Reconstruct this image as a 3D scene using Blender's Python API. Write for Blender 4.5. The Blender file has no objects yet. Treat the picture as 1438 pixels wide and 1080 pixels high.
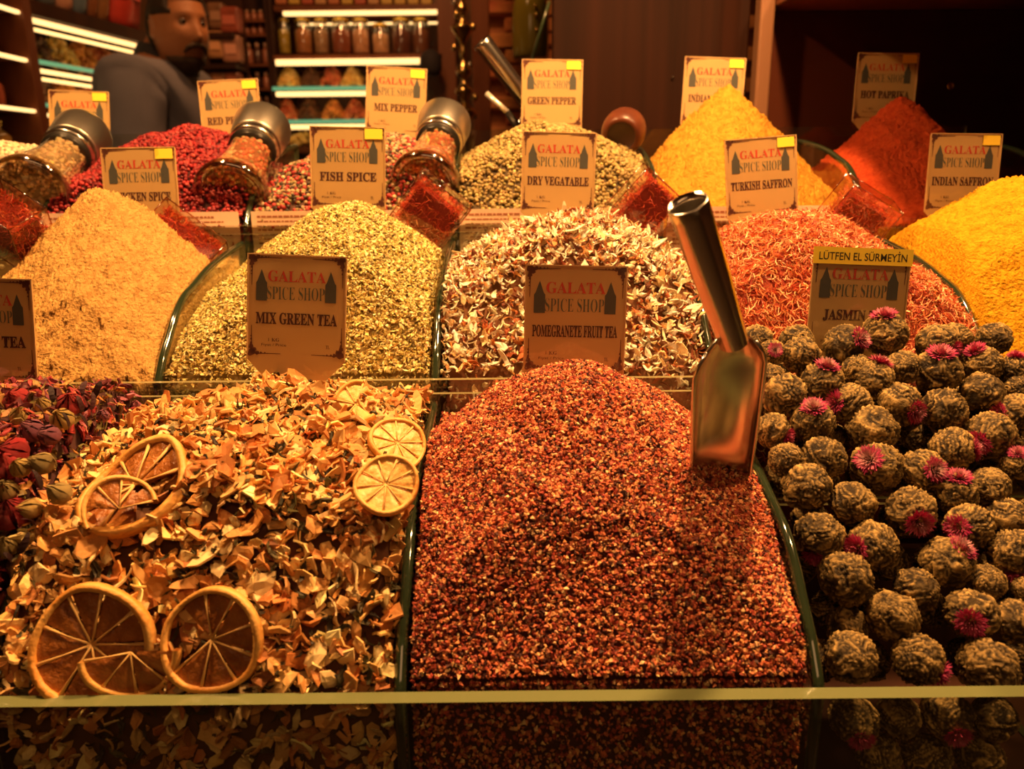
import bpy, bmesh, math, random
import numpy as np
from mathutils import Vector, Matrix, Euler, Quaternion, noise
random.seed(7); RNG = np.random.default_rng(11)
R = math.radians
SC = bpy.context.scene
COL = SC.collection
# ------------------------------------------------------------------ camera, world, lights, exposure
CZ = 1.30
PITCH = math.atan(300 / 1100.0); ROLL = R(-0.6)
cam_d = bpy.data.cameras.new('camera'); cam = bpy.data.objects.new('camera', cam_d); COL.objects.link(cam)
cam.matrix_world = Matrix.Translation((0, 0, CZ)) @ Matrix.Rotation(math.pi / 2 - PITCH, 4, 'X') @ Matrix.Rotation(ROLL, 4, 'Z')
CAMM = cam.matrix_world.copy()
cam_d.sensor_width = 36; cam_d.lens = 36 * 1100 / 1438.0; cam_d.clip_start = 0.02; cam_d.clip_end = 60
cam_d.dof.use_dof = True; cam_d.dof.focus_distance = 0.50; cam_d.dof.aperture_fstop = 9.0
SC.camera = cam
w = bpy.data.worlds.new('world'); SC.world = w; w.use_nodes = True
w.node_tree.nodes['Background'].inputs[0].default_value = (1.0, 0.42, 0.14, 1)
w.node_tree.nodes['Background'].inputs[1].default_value = 0.075
SC.view_settings.view_transform = 'Standard'; SC.view_settings.look = 'None'
SC.view_settings.gamma = 1; SC.view_settings.use_curve_mapping = False
SC.view_settings.exposure = 0.0
def spot(name, loc, target, energy, color=(1, .55, .22), size=.05, cone=95, blend=.5):
    l = bpy.data.lights.new(name, 'SPOT'); l.energy = energy; l.color = color; l.shadow_soft_size = size
    l.spot_size = R(cone); l.spot_blend = blend
    o = bpy.data.objects.new(name, l); COL.objects.link(o); o.location = loc
    o.rotation_euler = (Vector(target) - Vector(loc)).to_track_quat('-Z', 'Y').to_euler(); return o
WARM = (1, .52, .19)
spot('stall_lamp', (0.20, 0.60, 1.98), (0.05, .52, 1.15), 66, WARM, .03, 140)
spot('stall_lamp', (-0.48, 0.56, 1.98), (-.35, .5, 1.15), 37, WARM, .03, 140)
spot('stall_lamp', (0.54, 0.40, 1.98), (.36, .6, 1.15), 24, WARM, .03, 120)
def area(name, loc, target, energy, color, sx, sy):
    l = bpy.data.lights.new(name, 'AREA'); l.shape = 'RECTANGLE'; l.size = sx; l.size_y = sy; l.energy = energy; l.color = color
    o = bpy.data.objects.new(name, l); COL.objects.link(o); o.location = loc
    o.rotation_euler = (Vector(target) - Vector(loc)).to_track_quat('-Z', 'Y').to_euler(); return o
area('front_fill', (0.1, -1.1, 2.55), (0, .6, 1.15), 4.5, (1, .50, .20), 1.4, .5)  # unseen fill light added in front to brighten the cards and steel
spot('shop_lamp', (-.35, 2.2, 2.75), (-.5, 2.9, 1.5), 40, (1, .44, .15), .12, 130)
spot('shop_lamp', (-.55, 1.3, 2.75), (-.95, 2.4, 1.5), 18, (1, .48, .18), .12, 80)
# ------------------------------------------------------------------ pixel -> point at distance Y
def P(px, py, Y):
    d = CAMM.to_3x3() @ Vector(((px - 719) / 1100.0, -(py - 540) / 1100.0, -1.0))
    return Vector((0, 0, CZ)) + d * (Y / d.y)
def pxm(Y, py):      # metres per pixel at distance Y
    d = CAMM.to_3x3() @ Vector((0, -(py - 540) / 1100.0, -1.0)); return (Y / d.y) / 1100.0
# ------------------------------------------------------------------ helpers
class MB:
    def __init__(s): s.v = []; s.f = []; s.m = []; s.mi = 0; s.sm = []
    def add(s, vs, fs, smooth=False):
        n = len(s.v); s.v += [tuple(v) for v in vs]; s.f += [tuple(i + n for i in f) for f in fs]
        s.m += [s.mi] * len(fs); s.sm += [smooth] * len(fs); return s
    def box(s, a, b):
        (x0, y0, z0), (x1, y1, z1) = a, b
        return s.add([(x0,y0,z0),(x1,y0,z0),(x1,y1,z0),(x0,y1,z0),(x0,y0,z1),(x1,y0,z1),(x1,y1,z1),(x0,y1,z1)],
            [(0,3,2,1),(4,5,6,7),(0,1,5,4),(1,2,6,5),(2,3,7,6),(3,0,4,7)])
    def bevbox(s, a, b, r=.002):
        bm = bmesh.new(); bmesh.ops.create_cube(bm, size=1)
        c = [(a[i] + b[i]) / 2 for i in range(3)]; d = [abs(b[i] - a[i]) for i in range(3)]
        for v in bm.verts: v.co = Vector((c[0] + v.co.x * d[0], c[1] + v.co.y * d[1], c[2] + v.co.z * d[2]))
        bmesh.ops.bevel(bm, geom=bm.edges[:], offset=min(r, min(d) * .45), segments=2, affect='EDGES', profile=.5)
        bm.verts.ensure_lookup_table(); s.add([v.co for v in bm.verts], [[v.index for v in f.verts] for f in bm.faces]); bm.free(); return s
    def lathe(s, prof, seg=32, M=Matrix(), capa=True, capb=True, smooth=True):
        vs = []; n = len(prof)
        for r, z in prof:
            for k in range(seg):
                a = 2 * math.pi * k / seg; vs.append(M @ Vector((r * math.cos(a), r * math.sin(a), z)))
        fs = [(i*seg+k, i*seg+(k+1)%seg, (i+1)*seg+(k+1)%seg, (i+1)*seg+k) for i in range(n-1) for k in range(seg)]
        if capa: fs.append(tuple(range(seg))[::-1])
        if capb: fs.append(tuple((n-1)*seg+k for k in range(seg)))
        return s.add(vs, fs, smooth)
    def tube(s, pts, r, seg=10, cap=True, smooth=True):
        pts = [Vector(p) for p in pts]; rs = r if isinstance(r, (list, tuple)) else [r] * len(pts)
        vs = []; up = Vector((0, 0, 1))
        for i, p in enumerate(pts):
            t = (pts[min(i+1, len(pts)-1)] - pts[max(i-1, 0)]).normalized()
            a = t.cross(up); a = a if a.length > .01 else t.cross(Vector((1, 0, 0))); a.normalize(); b = t.cross(a).normalized()
            for k in range(seg):
                q = 2 * math.pi * k / seg; vs.append(p + (a * math.cos(q) + b * math.sin(q)) * rs[i])
        n = len(pts)
        fs = [(i*seg+k, i*seg+(k+1)%seg, (i+1)*seg+(k+1)%seg, (i+1)*seg+k) for i in range(n-1) for k in range(seg)]
        if cap: fs += [tuple(range(seg))[::-1], tuple((n-1)*seg+k for k in range(seg))]
        return s.add(vs, fs, smooth)
    def mesh(s, name, mats):
        me = bpy.data.meshes.new(name); me.from_pydata(s.v, [], s.f)
        for m in (mats if isinstance(mats, (list, tuple)) else [mats]): me.materials.append(m)
        me.polygons.foreach_set('material_index', s.m); me.polygons.foreach_set('use_smooth', s.sm); me.update(); return me
    def build(s, name, mats, parent=None): return put(name, s.mesh(name, mats), parent)
def put(name, me, parent=None):
    o = bpy.data.objects.new(name, me); COL.objects.link(o)
    if parent is not None:
        o.parent = parent
    return o
def empty(name, loc=(0, 0, 0), rot=None):
    o = bpy.data.objects.new(name, None); COL.objects.link(o); o.location = loc; o.empty_display_size = .02
    if rot is not None: o.rotation_euler = rot
    return o
def tag(o, label, cat, group=None, kind=None):
    o['label'] = label; o['category'] = cat
    if group: o['group'] = group
    if kind: o['kind'] = kind
    return o
def struct(o): o['kind'] = 'structure'; return o
def copy_tree(o, parent=None):
    c = o.copy(); COL.objects.link(c); c.parent = parent
    for ch in o.children: copy_tree(ch, c)
    return c
def frame(origin, zaxis, xhint=(1, 0, 0)):
    z = Vector(zaxis).normalized(); x = Vector(xhint); x = (x - z * x.dot(z)).normalized(); y = z.cross(x)
    return Matrix(((x.x, y.x, z.x, origin[0]), (x.y, y.y, z.y, origin[1]), (x.z, y.z, z.z, origin[2]), (0, 0, 0, 1)))
# ------------------------------------------------------------------ materials
def nmat(name):
    m = bpy.data.materials.new(name); m.use_nodes = True; nt = m.node_tree
    return m, nt, nt.nodes['Principled BSDF']
def lk(nt, a, b): nt.links.new(a, b)
def noise_node(nt, scale, detail=3, dist=0, mapping=None):
    tc = nt.nodes.new('ShaderNodeTexCoord'); n = nt.nodes.new('ShaderNodeTexNoise')
    n.inputs['Scale'].default_value = scale; n.inputs['Detail'].default_value = detail; n.inputs['Distortion'].default_value = dist
    mp = nt.nodes.new('ShaderNodeMapping'); lk(nt, tc.outputs['Object'], mp.inputs[0]); lk(nt, mp.outputs[0], n.inputs['Vector'])
    if mapping: mp.inputs['Scale'].default_value = mapping
    return n
def mat(name, col, rough=.6, metal=0, bump=0, bscale=200, var=0, vscale=20, col2=None, mapping=None, emit=None, estr=0, coat=0, sss=0, spec=None, dist=0):
    m, nt, b = nmat(name)
    b.inputs['Base Color'].default_value = (*col, 1); b.inputs['Roughness'].default_value = rough; b.inputs['Metallic'].default_value = metal
    if spec is not None: b.inputs['Specular IOR Level'].default_value = spec
    if coat: b.inputs['Coat Weight'].default_value = coat; b.inputs['Coat Roughness'].default_value = .08
    if sss: b.inputs['Subsurface Weight'].default_value = sss; b.inputs['Subsurface Radius'].default_value = (.004, .002, .001)
    if emit: b.inputs['Emission Color'].default_value = (*emit, 1); b.inputs['Emission Strength'].default_value = estr
    if col2:
        n = noise_node(nt, vscale, 4, dist, mapping); r = nt.nodes.new('ShaderNodeValToRGB')
        r.color_ramp.elements[0].position = .35; r.color_ramp.elements[1].position = .68
        r.color_ramp.elements[0].color = (*col, 1); r.color_ramp.elements[1].color = (*col2, 1)
        lk(nt, n.outputs[0], r.inputs[0]); lk(nt, r.outputs[0], b.inputs['Base Color'])
    if bump:
        n = noise_node(nt, bscale, 4, dist, mapping); bp = nt.nodes.new('ShaderNodeBump'); bp.inputs['Strength'].default_value = bump; bp.inputs['Distance'].default_value = .002
        lk(nt, n.outputs[0], bp.inputs['Height']); lk(nt, bp.outputs[0], b.inputs['Normal'])
    return m
def attr_mat(name, rough=.7, bump=.3, bscale=600, spec=.3, sheen=0, mottle=.0, mscale=300):
    m, nt, b = nmat(name); a = nt.nodes.new('ShaderNodeAttribute'); a.attribute_name = 'Col'
    b.inputs['Roughness'].default_value = rough; b.inputs['Specular IOR Level'].default_value = spec
    out = a.outputs['Color']
    if mottle:
        n = noise_node(nt, mscale, 3); mr = nt.nodes.new('ShaderNodeMapRange'); mr.inputs[1].default_value = .3; mr.inputs[2].default_value = .7
        mr.inputs[3].default_value = 1 - mottle; mr.inputs[4].default_value = 1 + mottle * .6
        vm = nt.nodes.new('ShaderNodeVectorMath'); vm.operation = 'SCALE'; lk(nt, n.outputs[0], mr.inputs[0]); lk(nt, out, vm.inputs[0]); lk(nt, mr.outputs[0], vm.inputs['Scale']); out = vm.outputs[0]
    lk(nt, out, b.inputs['Base Color'])
    if bump:
        n = noise_node(nt, bscale, 4); bp = nt.nodes.new('ShaderNodeBump'); bp.inputs['Strength'].default_value = bump; bp.inputs['Distance'].default_value = .001
        lk(nt, n.outputs[0], bp.inputs['Height']); lk(nt, bp.outputs[0], b.inputs['Normal'])
    return m
def glass_thin(name, tint=(.93, .97, .92), refl=1.0, rough=.02, ior=1.45):
    m, nt, b = nmat(name); nt.nodes.remove(b); out = nt.nodes['Material Output']
    t = nt.nodes.new('ShaderNodeBsdfTransparent'); t.inputs[0].default_value = (*tint, 1)
    g = nt.nodes.new('ShaderNodeBsdfGlossy'); g.inputs['Roughness'].default_value = rough; g.inputs[0].default_value = (refl, refl, refl, 1)
    lw = nt.nodes.new('ShaderNodeLayerWeight'); pw = nt.nodes.new('ShaderNodeMath'); pw.operation = 'POWER'; pw.inputs[1].default_value = 5; lk(nt, lw.outputs['Facing'], pw.inputs[0])
    f0 = ((ior - 1) / (ior + 1))**2 * 1.6; f = nt.nodes.new('ShaderNodeMapRange'); f.inputs[3].default_value = f0; f.inputs[4].default_value = 1; lk(nt, pw.outputs[0], f.inputs[0])
    mx = nt.nodes.new('ShaderNodeMixShader'); lk(nt, f.outputs[0], mx.inputs[0]); lk(nt, t.outputs[0], mx.inputs[1]); lk(nt, g.outputs[0], mx.inputs[2]); lk(nt, mx.outputs[0], out.inputs[0]); return m
def wood(name, c1, c2, scale=6, stretch=(1, 1, .08), rough=.45, coat=0, spec=.35):
    m, nt, b = nmat(name); b.inputs['Specular IOR Level'].default_value = spec; n = noise_node(nt, scale, 6, 1.2, stretch); r = nt.nodes.new('ShaderNodeValToRGB')
    r.color_ramp.elements[0].color = (*c1, 1); r.color_ramp.elements[1].color = (*c2, 1); r.color_ramp.elements[0].position = .3; r.color_ramp.elements[1].position = .7
    lk(nt, n.outputs[0], r.inputs[0]); lk(nt, r.outputs[0], b.inputs['Base Color']); b.inputs['Roughness'].default_value = rough
    bp = nt.nodes.new('ShaderNodeBump'); bp.inputs['Strength'].default_value = .15; bp.inputs['Distance'].default_value = .002; lk(nt, n.outputs[0], bp.inputs['Height']); lk(nt, bp.outputs[0], b.inputs['Normal'])
    return m
M = {}
M['pane'] = glass_thin('pane_glass', (.95, .97, .93))
M['edge'] = mat('green_glass_edge', (.014, .030, .014), .16, 0, spec=.5, col2=(.075, .08, .035), vscale=14)
M['polish'] = mat('polished_green_edge', (.022, .034, .016), .10, 0, spec=.9, coat=1)
M['rimedge'] = mat('front_glass_edge', (.15, .17, .07), .25, 0, coat=.3)
M['jar'] = glass_thin('jar_glass', (.96, .94, .90), 1, .05, 2.0)
M['acrylic'] = glass_thin('acrylic', (.97, .93, .88), 1, .04, 1.5)
M['sleeve'] = glass_thin('plastic_sleeve', (.97, .96, .93), 1, .06, 1.5)
M['steel'] = mat('brushed_steel', (.66, .60, .52), .34, 1, bump=.06, bscale=300, mapping=(1, 1, .03))
M['steel2'] = mat('polished_steel', (.78, .72, .64), .20, 1)
M['darkmetal'] = mat('dark_collar', (.03, .025, .02), .4, .6)
M['glassrim'] = glass_thin('glass_rim', (.62, .5, .34), 1, .08, 2.2)
M['acredge'] = glass_thin('acrylic_edge', (.75, .45, .28), 1, .1, 1.9)
M['brass'] = mat('brass', (.75, .50, .18), .2, 1)
M['paper'] = mat('cream_card', (.54, .345, .135), .55)
M['paperedge'] = mat('card_border', (.60, .38, .17), .5)
M['red'] = mat('red_print', (.55, .05, .03), .6)
M['grey'] = mat('grey_green_print', (.10, .11, .08), .6)
M['black'] = mat('dark_print', (.07, .015, .01), .6)
M['orn'] = mat('brown_ornament', (.13, .035, .02), .6)
M['tower'] = mat('tower_print', (.07, .07, .06), .6)
M['yellow'] = mat('yellow_sticker', (.98, .70, .05), .5)
M['strip_paper'] = mat('strip_paper', (.80, .55, .38), .6)
M['strip_print'] = mat('strip_print', (.35, .12, .06), .6)
M['banner_ink'] = mat('banner_ink', (.03, .02, .01), .6)
M['walnut'] = wood('dark_walnut', (.009, .003, .001), (.030, .008, .003), 14, (1, 1, .03), .6, spec=.08)
M['redwood'] = wood('red_brown_wood', (.045, .010, .005), (.075, .018, .007), 5, (.15, 1, 1), .5, spec=.1)
M['post'] = wood('pale_post', (.16, .07, .03), (.22, .10, .05), 8, (1, 1, .05), .5)
M['shelfwood'] = wood('shelf_wood', (.13, .035, .012), (.24, .075, .025), 8, (1, .3, .08), .4)
M['darkshelf'] = wood('dark_shelf', (.03, .010, .005), (.06, .02, .008), 8, (1, 1, .08), .45)
M['led'] = mat('led_strip', (1, .8, .4), .5, emit=(1, .60, .22), estr=2.0)
M['edge_glow'] = mat('lit_glass_edge', (.2, .5, .3), .3, emit=(.22, .85, .45), estr=.35)  # no lamp: slight emission paints the edge-lit glow of the glass shelf
M['tile'] = mat('floor_tile', (.06, .035, .02), .5, col2=(.08, .05, .03), vscale=3)
M['plaster'] = mat('plaster', (.25, .12, .06), .8, bump=.2, bscale=30)
# ------------------------------------------------------------------ room shell
def sbox(name, a, b, m): return struct(MB().box(a, b).build(name, m))
sbox('floor', (-3, -2.5, -.05), (3, 4.2, 0), M['tile'])
sbox('ceiling', (-3, -2.5, 2.9), (3, 4.2, 2.95), M['plaster'])
sbox('wall_back', (-1.6, 3.95, 0), (3, 4.05, 2.9), M['plaster'])
sbox('wall_right', (2.4, -2.5, 0), (2.5, 4.2, 2.9), M['plaster'])
sbox('wall_left', (-1.72, -2.5, 0), (-1.62, 4.2, 2.9), M['plaster'])
# ------------------------------------------------------------------ the terraced stand
YF = [.319, .541, .766]; RIM = [1.063, 1.157, 1.252]; YB = [.541, .766, .985]
XD = [-.655, -.455, -.255, -.055, .145, .345, .545]
st = empty('display_stand', (0, .6, 0)); tag(st, 'dark wooden terraced stand carrying the glass spice bins', 'display stand')
loc0 = Vector(st.location)
for k in range(3):
    z = RIM[k] - .135
    mb = MB().box((-.66, YF[k] - .004, 0 if k == 0 else RIM[k-1] - .135), (.55, 1.0, z))
    o = mb.build('step', M['darkshelf'], st); o.location = -loc0
def glass_slab(name, verts2d, axis, a, b, mats, label, cat, group=None, top=None):
    """polygon verts2d extruded; side faces of the rim get the green edge material (slot 1)"""
    n = len(verts2d); mb = MB()
    mk = (lambda p, t: (t, p[0], p[1])) if axis == 'X' else (lambda p, t: (p[0], t, p[1]))
    vs = [mk(p, a) for p in verts2d] + [mk(p, b) for p in verts2d]
    mb.add(vs, [tuple(range(n)), tuple(range(n, 2*n))[::-1]]); mb.mi = 1
    mb.add(vs, [(i, i + n, (i+1) % n + n, (i+1) % n) for i in range(n)])
    o = mb.build(name, mats); return tag(o, label, cat, group)
XE0, XE1 = -.658, .548
glass_slab('glass_front_panel', [(XE0, RIM[0]-.135), (XE1, RIM[0]-.135), (XE1, RIM[0]), (XE0, RIM[0])], 'Y', YF[0]-.008, YF[0], [M['pane'], M['rimedge']], 'long green-edged glass panel across the front of the lowest row', 'glass panel')
thin = mat('thin_rim', (.30, .26, .12), .2, coat=.6)
for k, nm in ((1, 'middle'), (2, 'upper')):
    glass_slab('glass_front_panel', [(XE0, RIM[k]-.095), (XE1, RIM[k]-.095), (XE1, RIM[k]), (XE0, RIM[k])], 'Y', YF[k]-.0025, YF[k]+.0025, [M['pane'], thin], f'clear glass panel along the front of the {nm} row of spice bins', 'glass panel')
    glass_slab('glass_back_panel', [(XE0, RIM[k]-.095), (XE1, RIM[k]-.095), (XE1, RIM[k]-.0075), (XE0, RIM[k]-.0075)], 'Y', YF[k]-.0125, YF[k]-.0085, [M['pane'], thin], f'lower clear glass panel standing just in front of the {nm} row panel', 'glass panel')
glass_slab('glass_back_panel', [(XE0, 1.18), (XE1, 1.18), (XE1, 1.347), (XE0, 1.347)], 'Y', .985, .990, [M['pane'], thin], 'amber-looking glass panel closing the back of the upper row', 'glass panel')
PROF = [(0, 0), (.008, .010), (.0155, .0185), (.028, .029), (.043, .042), (.061, .053), (.083, .0595), (.110, .067), (.140, .073), (.175, .078), (.208, .0815)]
ordn = ['first', 'second', 'third', 'fourth', 'fifth', 'sixth', 'seventh', 'eighth', 'ninth', 'tenth', 'eleventh', 'twelfth', 'thirteenth']
# smooth top profile by Catmull resampling
def smooth(pts, n=4):
    out = []
    for i in range(len(pts) - 1):
        p0 = pts[max(i-1, 0)]; p1 = pts[i]; p2 = pts[i+1]; p3 = pts[min(i+2, len(pts)-1)]
        for j in range(n):
            t = j / n; out.append(tuple(.5*((2*p1[c]) + (-p0[c]+p2[c])*t + (2*p0[c]-5*p1[c]+4*p2[c]-p3[c])*t*t + (-p0[c]+3*p1[c]-3*p2[c]+p3[c])*t**3) for c in range(len(p1))))
    out.append(tuple(pts[-1])); return out
rown = ['lowest', 'middle', 'upper']
for k in range(3):
    for i, x in enumerate(XD):
        prof = smooth(PROF)
        pts = [(YF[k] + .0035 + p[0], RIM[k] + p[1] - .003) for p in prof]
        poly = [(YF[k] + .0035, RIM[k] - .134)] + pts + [(pts[-1][0], RIM[k] - .134)]
        o = glass_slab('glass_divider', poly[::-1], 'X', x - .003, x + .003, [M['pane'], M['edge']],
                   f'curved green-edged glass divider, {ordn[i]} from the left in the {rown[k]} row', 'glass divider', f'glass dividers of the {rown[k]} row')
        MB().tube([(x, YF[k] + .0035, RIM[k] - .13)] + [(x, a_, b_) for a_, b_ in pts], .0031, 10).build('polished_edge', M['polish'], o)
# ------------------------------------------------------------------ heaps
class Heap:
    def __init__(s, row, col, peak, k=.95, rnd=.02, ax=1.0, zf=-.006, zb=-.02, side=0., wob=.003, seed=0):
        s.x0 = XD[col] + .004; s.x1 = XD[col+1] - .004; s.yf = YF[row] + .004; s.yb = YB[row] - .014
        s.row = row; s.p = peak; s.k = k; s.r = rnd; s.ax = ax; s.side = side; s.wob = wob; s.seed = seed
        s.zf = RIM[row] + zf; s.zb = (RIM[row+1] if row < 2 else 1.345) + zb; s.bot = RIM[row] - .133
    def h(s, x, y):
        d = np.sqrt(((x - s.p.x) * s.ax)**2 + (y - s.p.y)**2 + s.r**2) - s.r
        cone = s.p.z - s.k * d
        t = np.clip((y - s.yf) / (s.yb - s.yf), 0, 1); base = s.zf + (s.zb - s.zf) * t**1.3 - s.side * np.abs((x - s.p.x) / .1)**2 * .01
        c = .008; m = .5 * (cone + base + np.sqrt((cone - base)**2 + c * c))
        w_ = s.wob * (np.sin(x * 61 + s.seed) * np.sin(y * 53 + 1.7 * s.seed) + .6 * np.sin(x * 131 + y * 97 + s.seed))
        cap = s.zf + .006 + np.clip((y - s.yf), 0, 1) * 1.6
        return np.minimum(m + w_, cap)
    def solid(s, name, m, n=64, inset=0., fine=None, drop=0.):
        nx, ny = n, int(n * 1.1); x = np.linspace(s.x0 + inset, s.x1 - inset, nx); y = np.linspace(s.yf + inset, s.yb - inset, ny)
        X, Y = np.meshgrid(x, y); Z = s.h(X, Y) - drop
        V = np.stack([X, Y, Z], -1).reshape(-1, 3)
        if fine is not None:
            amp, sc = fine
            Vn = np.array([noise.fractal(Vector(v) * sc, .9, 2.1, 4) for v in V]); 
            lump = np.array([noise.noise(Vector(v) * sc * .22) for v in V])
            e = np.minimum(1, np.minimum(X - X.min(), X.max() - X).reshape(-1) / .004 + .2)
            V[:, 2] += (Vn * amp + lump * amp * .8) * e; V[:, 1] += Vn * amp * .5 * e
            V[:, 1] = np.clip(V[:, 1], s.yf, s.yb); 
        idx = np.arange(nx * ny).reshape(ny, nx); F = []
        a = idx[:-1, :-1].ravel(); b = idx[:-1, 1:].ravel(); c = idx[1:, 1:].ravel(); d = idx[1:, :-1].ravel()
        F = np.stack([a, b, c, d], -1).tolist()
        ring = list(idx[0, :]) + list(idx[1:, -1]) + list(idx[-1, :-1][::-1]) + list(idx[1:-1, 0][::-1])
        vs = V.tolist(); base = len(vs); vs += [(V[i][0], V[i][1], s.bot) for i in ring]; L = len(ring)
        F += [[int(ring[i]), base + i, base + (i+1) % L, int(ring[(i+1) % L])] for i in range(L)]; F.append([base + i for i in range(L)][::-1])
        mb = MB(); mb.add(vs, F, True); return mb.build(name, m)
    def pts(s, n, wall=0, off=0., margin=.002):
        x = RNG.uniform(s.x0 + margin, s.x1 - margin, n); y = s.yf + margin + (s.yb - s.yf - 2*margin) * RNG.uniform(0, 1, n)
        e = .001; z = s.h(x, y); nx = -(s.h(x + e, y) - z) / e; ny = -(s.h(x, y + e) - z) / e
        N = np.stack([nx, ny, np.ones(n)], -1); N /= np.linalg.norm(N, axis=1)[:, None]
        Pp = np.stack([x, y, z], -1) + N * off
        if wall:
            xw = RNG.uniform(s.x0 + margin, s.x1 - margin, wall); zw = RNG.uniform(s.bot + .035, s.zf + .010, wall)
            Pw = np.stack([xw, np.full(wall, s.yf + margin), np.minimum(zw, s.h(xw, np.full(wall, s.yf)))], -1)
            Pp = np.concatenate([Pp, Pw]); N = np.concatenate([N, np.tile([0, -1., 0], (wall, 1))])
            for sx in (-1, 1):
                k = wall // 2; ys = RNG.uniform(s.yf + margin, s.yb - margin, k); xs = np.full(k, (s.x0 + margin) if sx < 0 else (s.x1 - margin)); zs = s.h(xs, ys) - RNG.uniform(0, .05, k)
                Pp = np.concatenate([Pp, np.stack([xs, ys, zs], -1)]); N = np.concatenate([N, np.tile([float(sx), 0, 0], (k, 1))])
        return Pp, N
def quat_mats(n):
    q = RNG.normal(size=(n, 4)); q /= np.linalg.norm(q, axis=1)[:, None]; a, b, c, d = q.T
    return np.stack([np.stack([1-2*(c*c+d*d), 2*(b*c-a*d), 2*(b*d+a*c)], -1), np.stack([2*(b*c+a*d), 1-2*(b*b+d*d), 2*(c*d-a*b)], -1), np.stack([2*(b*d-a*c), 2*(c*d+a*b), 1-2*(b*b+c*c)], -1)], 1)
def lay_mats(N, tilt=.5):
    n = len(N); z = N + RNG.normal(size=(n, 3)) * tilt; z /= np.linalg.norm(z, axis=1)[:, None]
    x = RNG.normal(size=(n, 3)); x -= z * (x * z).sum(1)[:, None]; x /= np.linalg.norm(x, axis=1)[:, None]; y = np.cross(z, x)
    return np.stack([x, y, z], -1)
def scatter_mesh(name, groups, m, smooth=False):
    """groups: list of (verts, faces, P, Rm, S, colours); one merged mesh with a colour per piece"""
    VV = []; LS = []; LI = []; CC = []; off = 0
    for v, f, Pp, Rm, S, C in groups:
        v = np.asarray(v, float); n = len(Pp)
        if n == 0: continue
        S = np.asarray(S); S = S[:, None] * np.ones(3) if S.ndim == 1 else S
        W = np.einsum('nij,nkj->nki', Rm, v[None] * S[:, None, :]) + Pp[:, None, :]
        VV.append(W.reshape(-1, 3)); CC.append(np.repeat(C, len(v), 0))
        sizes = np.array([len(q) for q in f]); flat = np.concatenate([np.asarray(q) for q in f])
        LI.append((flat[None] + (off + np.arange(n) * len(v))[:, None]).ravel()); LS.append(np.tile(sizes, n)); off += n * len(v)
    V = np.concatenate(VV); LI = np.concatenate(LI); LS = np.concatenate(LS); C = np.concatenate(CC)
    me = bpy.data.meshes.new(name); me.vertices.add(len(V)); me.vertices.foreach_set('co', V.ravel().astype(np.float32))
    me.loops.add(len(LI)); me.loops.foreach_set('vertex_index', LI.astype(np.int32)); me.polygons.add(len(LS))
    st_ = np.concatenate([[0], np.cumsum(LS)[:-1]]); me.polygons.foreach_set('loop_start', st_.astype(np.int32))
    me.polygons.foreach_set('use_smooth', np.full(len(LS), smooth)); me.update(calc_edges=True); me.validate()
    ca = me.color_attributes.new('Col', 'FLOAT_COLOR', 'POINT'); ca.data.foreach_set('color', np.concatenate([C, np.ones((len(C), 1))], 1).ravel().astype(np.float32))
    me.materials.append(m); return me
def pick(cols, weights, n, jit=.18):
    c = np.array(cols)[RNG.choice(len(cols), n, p=np.array(weights) / sum(weights))]
    return np.clip(c * (1 + RNG.normal(size=(n, 1)) * jit) * (1 + RNG.normal(size=(n, 3)) * jit * .25), .003, 1)
def ico(sub):
    bm = bmesh.new(); bmesh.ops.create_icosphere(bm, subdivisions=sub, radius=1); bm.verts.ensure_lookup_table()
    v = [tuple(q.co) for q in bm.verts]; f = [[q.index for q in t.verts] for t in bm.faces]; bm.free(); return v, f
def crumb(seed):
    r = random.Random(seed); v = [(1,0,0),(0,1,0),(-1,0,0),(0,-1,0),(0,0,1),(0,0,-1)]
    v = [tuple(c * r.uniform(.55, 1.2) + r.uniform(-.2, .2) for c in q) for q in v]
    return v, [(0,1,4),(1,2,4),(2,3,4),(3,0,4),(1,0,5),(2,1,5),(3,2,5),(0,3,5)]
def sliver(seed, w=.22, bend=.4):      # thin thread / leaf splinter, 3 segments with a triangular section
    r = random.Random(seed); vs = []; ph = r.uniform(0, 6); b = r.uniform(.3, 1) * bend
    for i in range(4):
        t = i / 3 * 2 - 1; c = (t, b * (1 - t * t) + .1 * math.sin(3 * t + ph), b * .6 * math.sin(2 * t + ph)); ww = w * (1 - .75 * abs(t)**2)
        for k in range(3): a = k * 2.09 + ph; vs.append((c[0], c[1] + ww * math.cos(a), c[2] + ww * math.sin(a)))
    fs = [(i*3+k, i*3+(k+1)%3, (i+1)*3+(k+1)%3, (i+1)*3+k) for i in range(3) for k in range(3)] + [(2,1,0), (9,10,11)]
    return vs, fs
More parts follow.
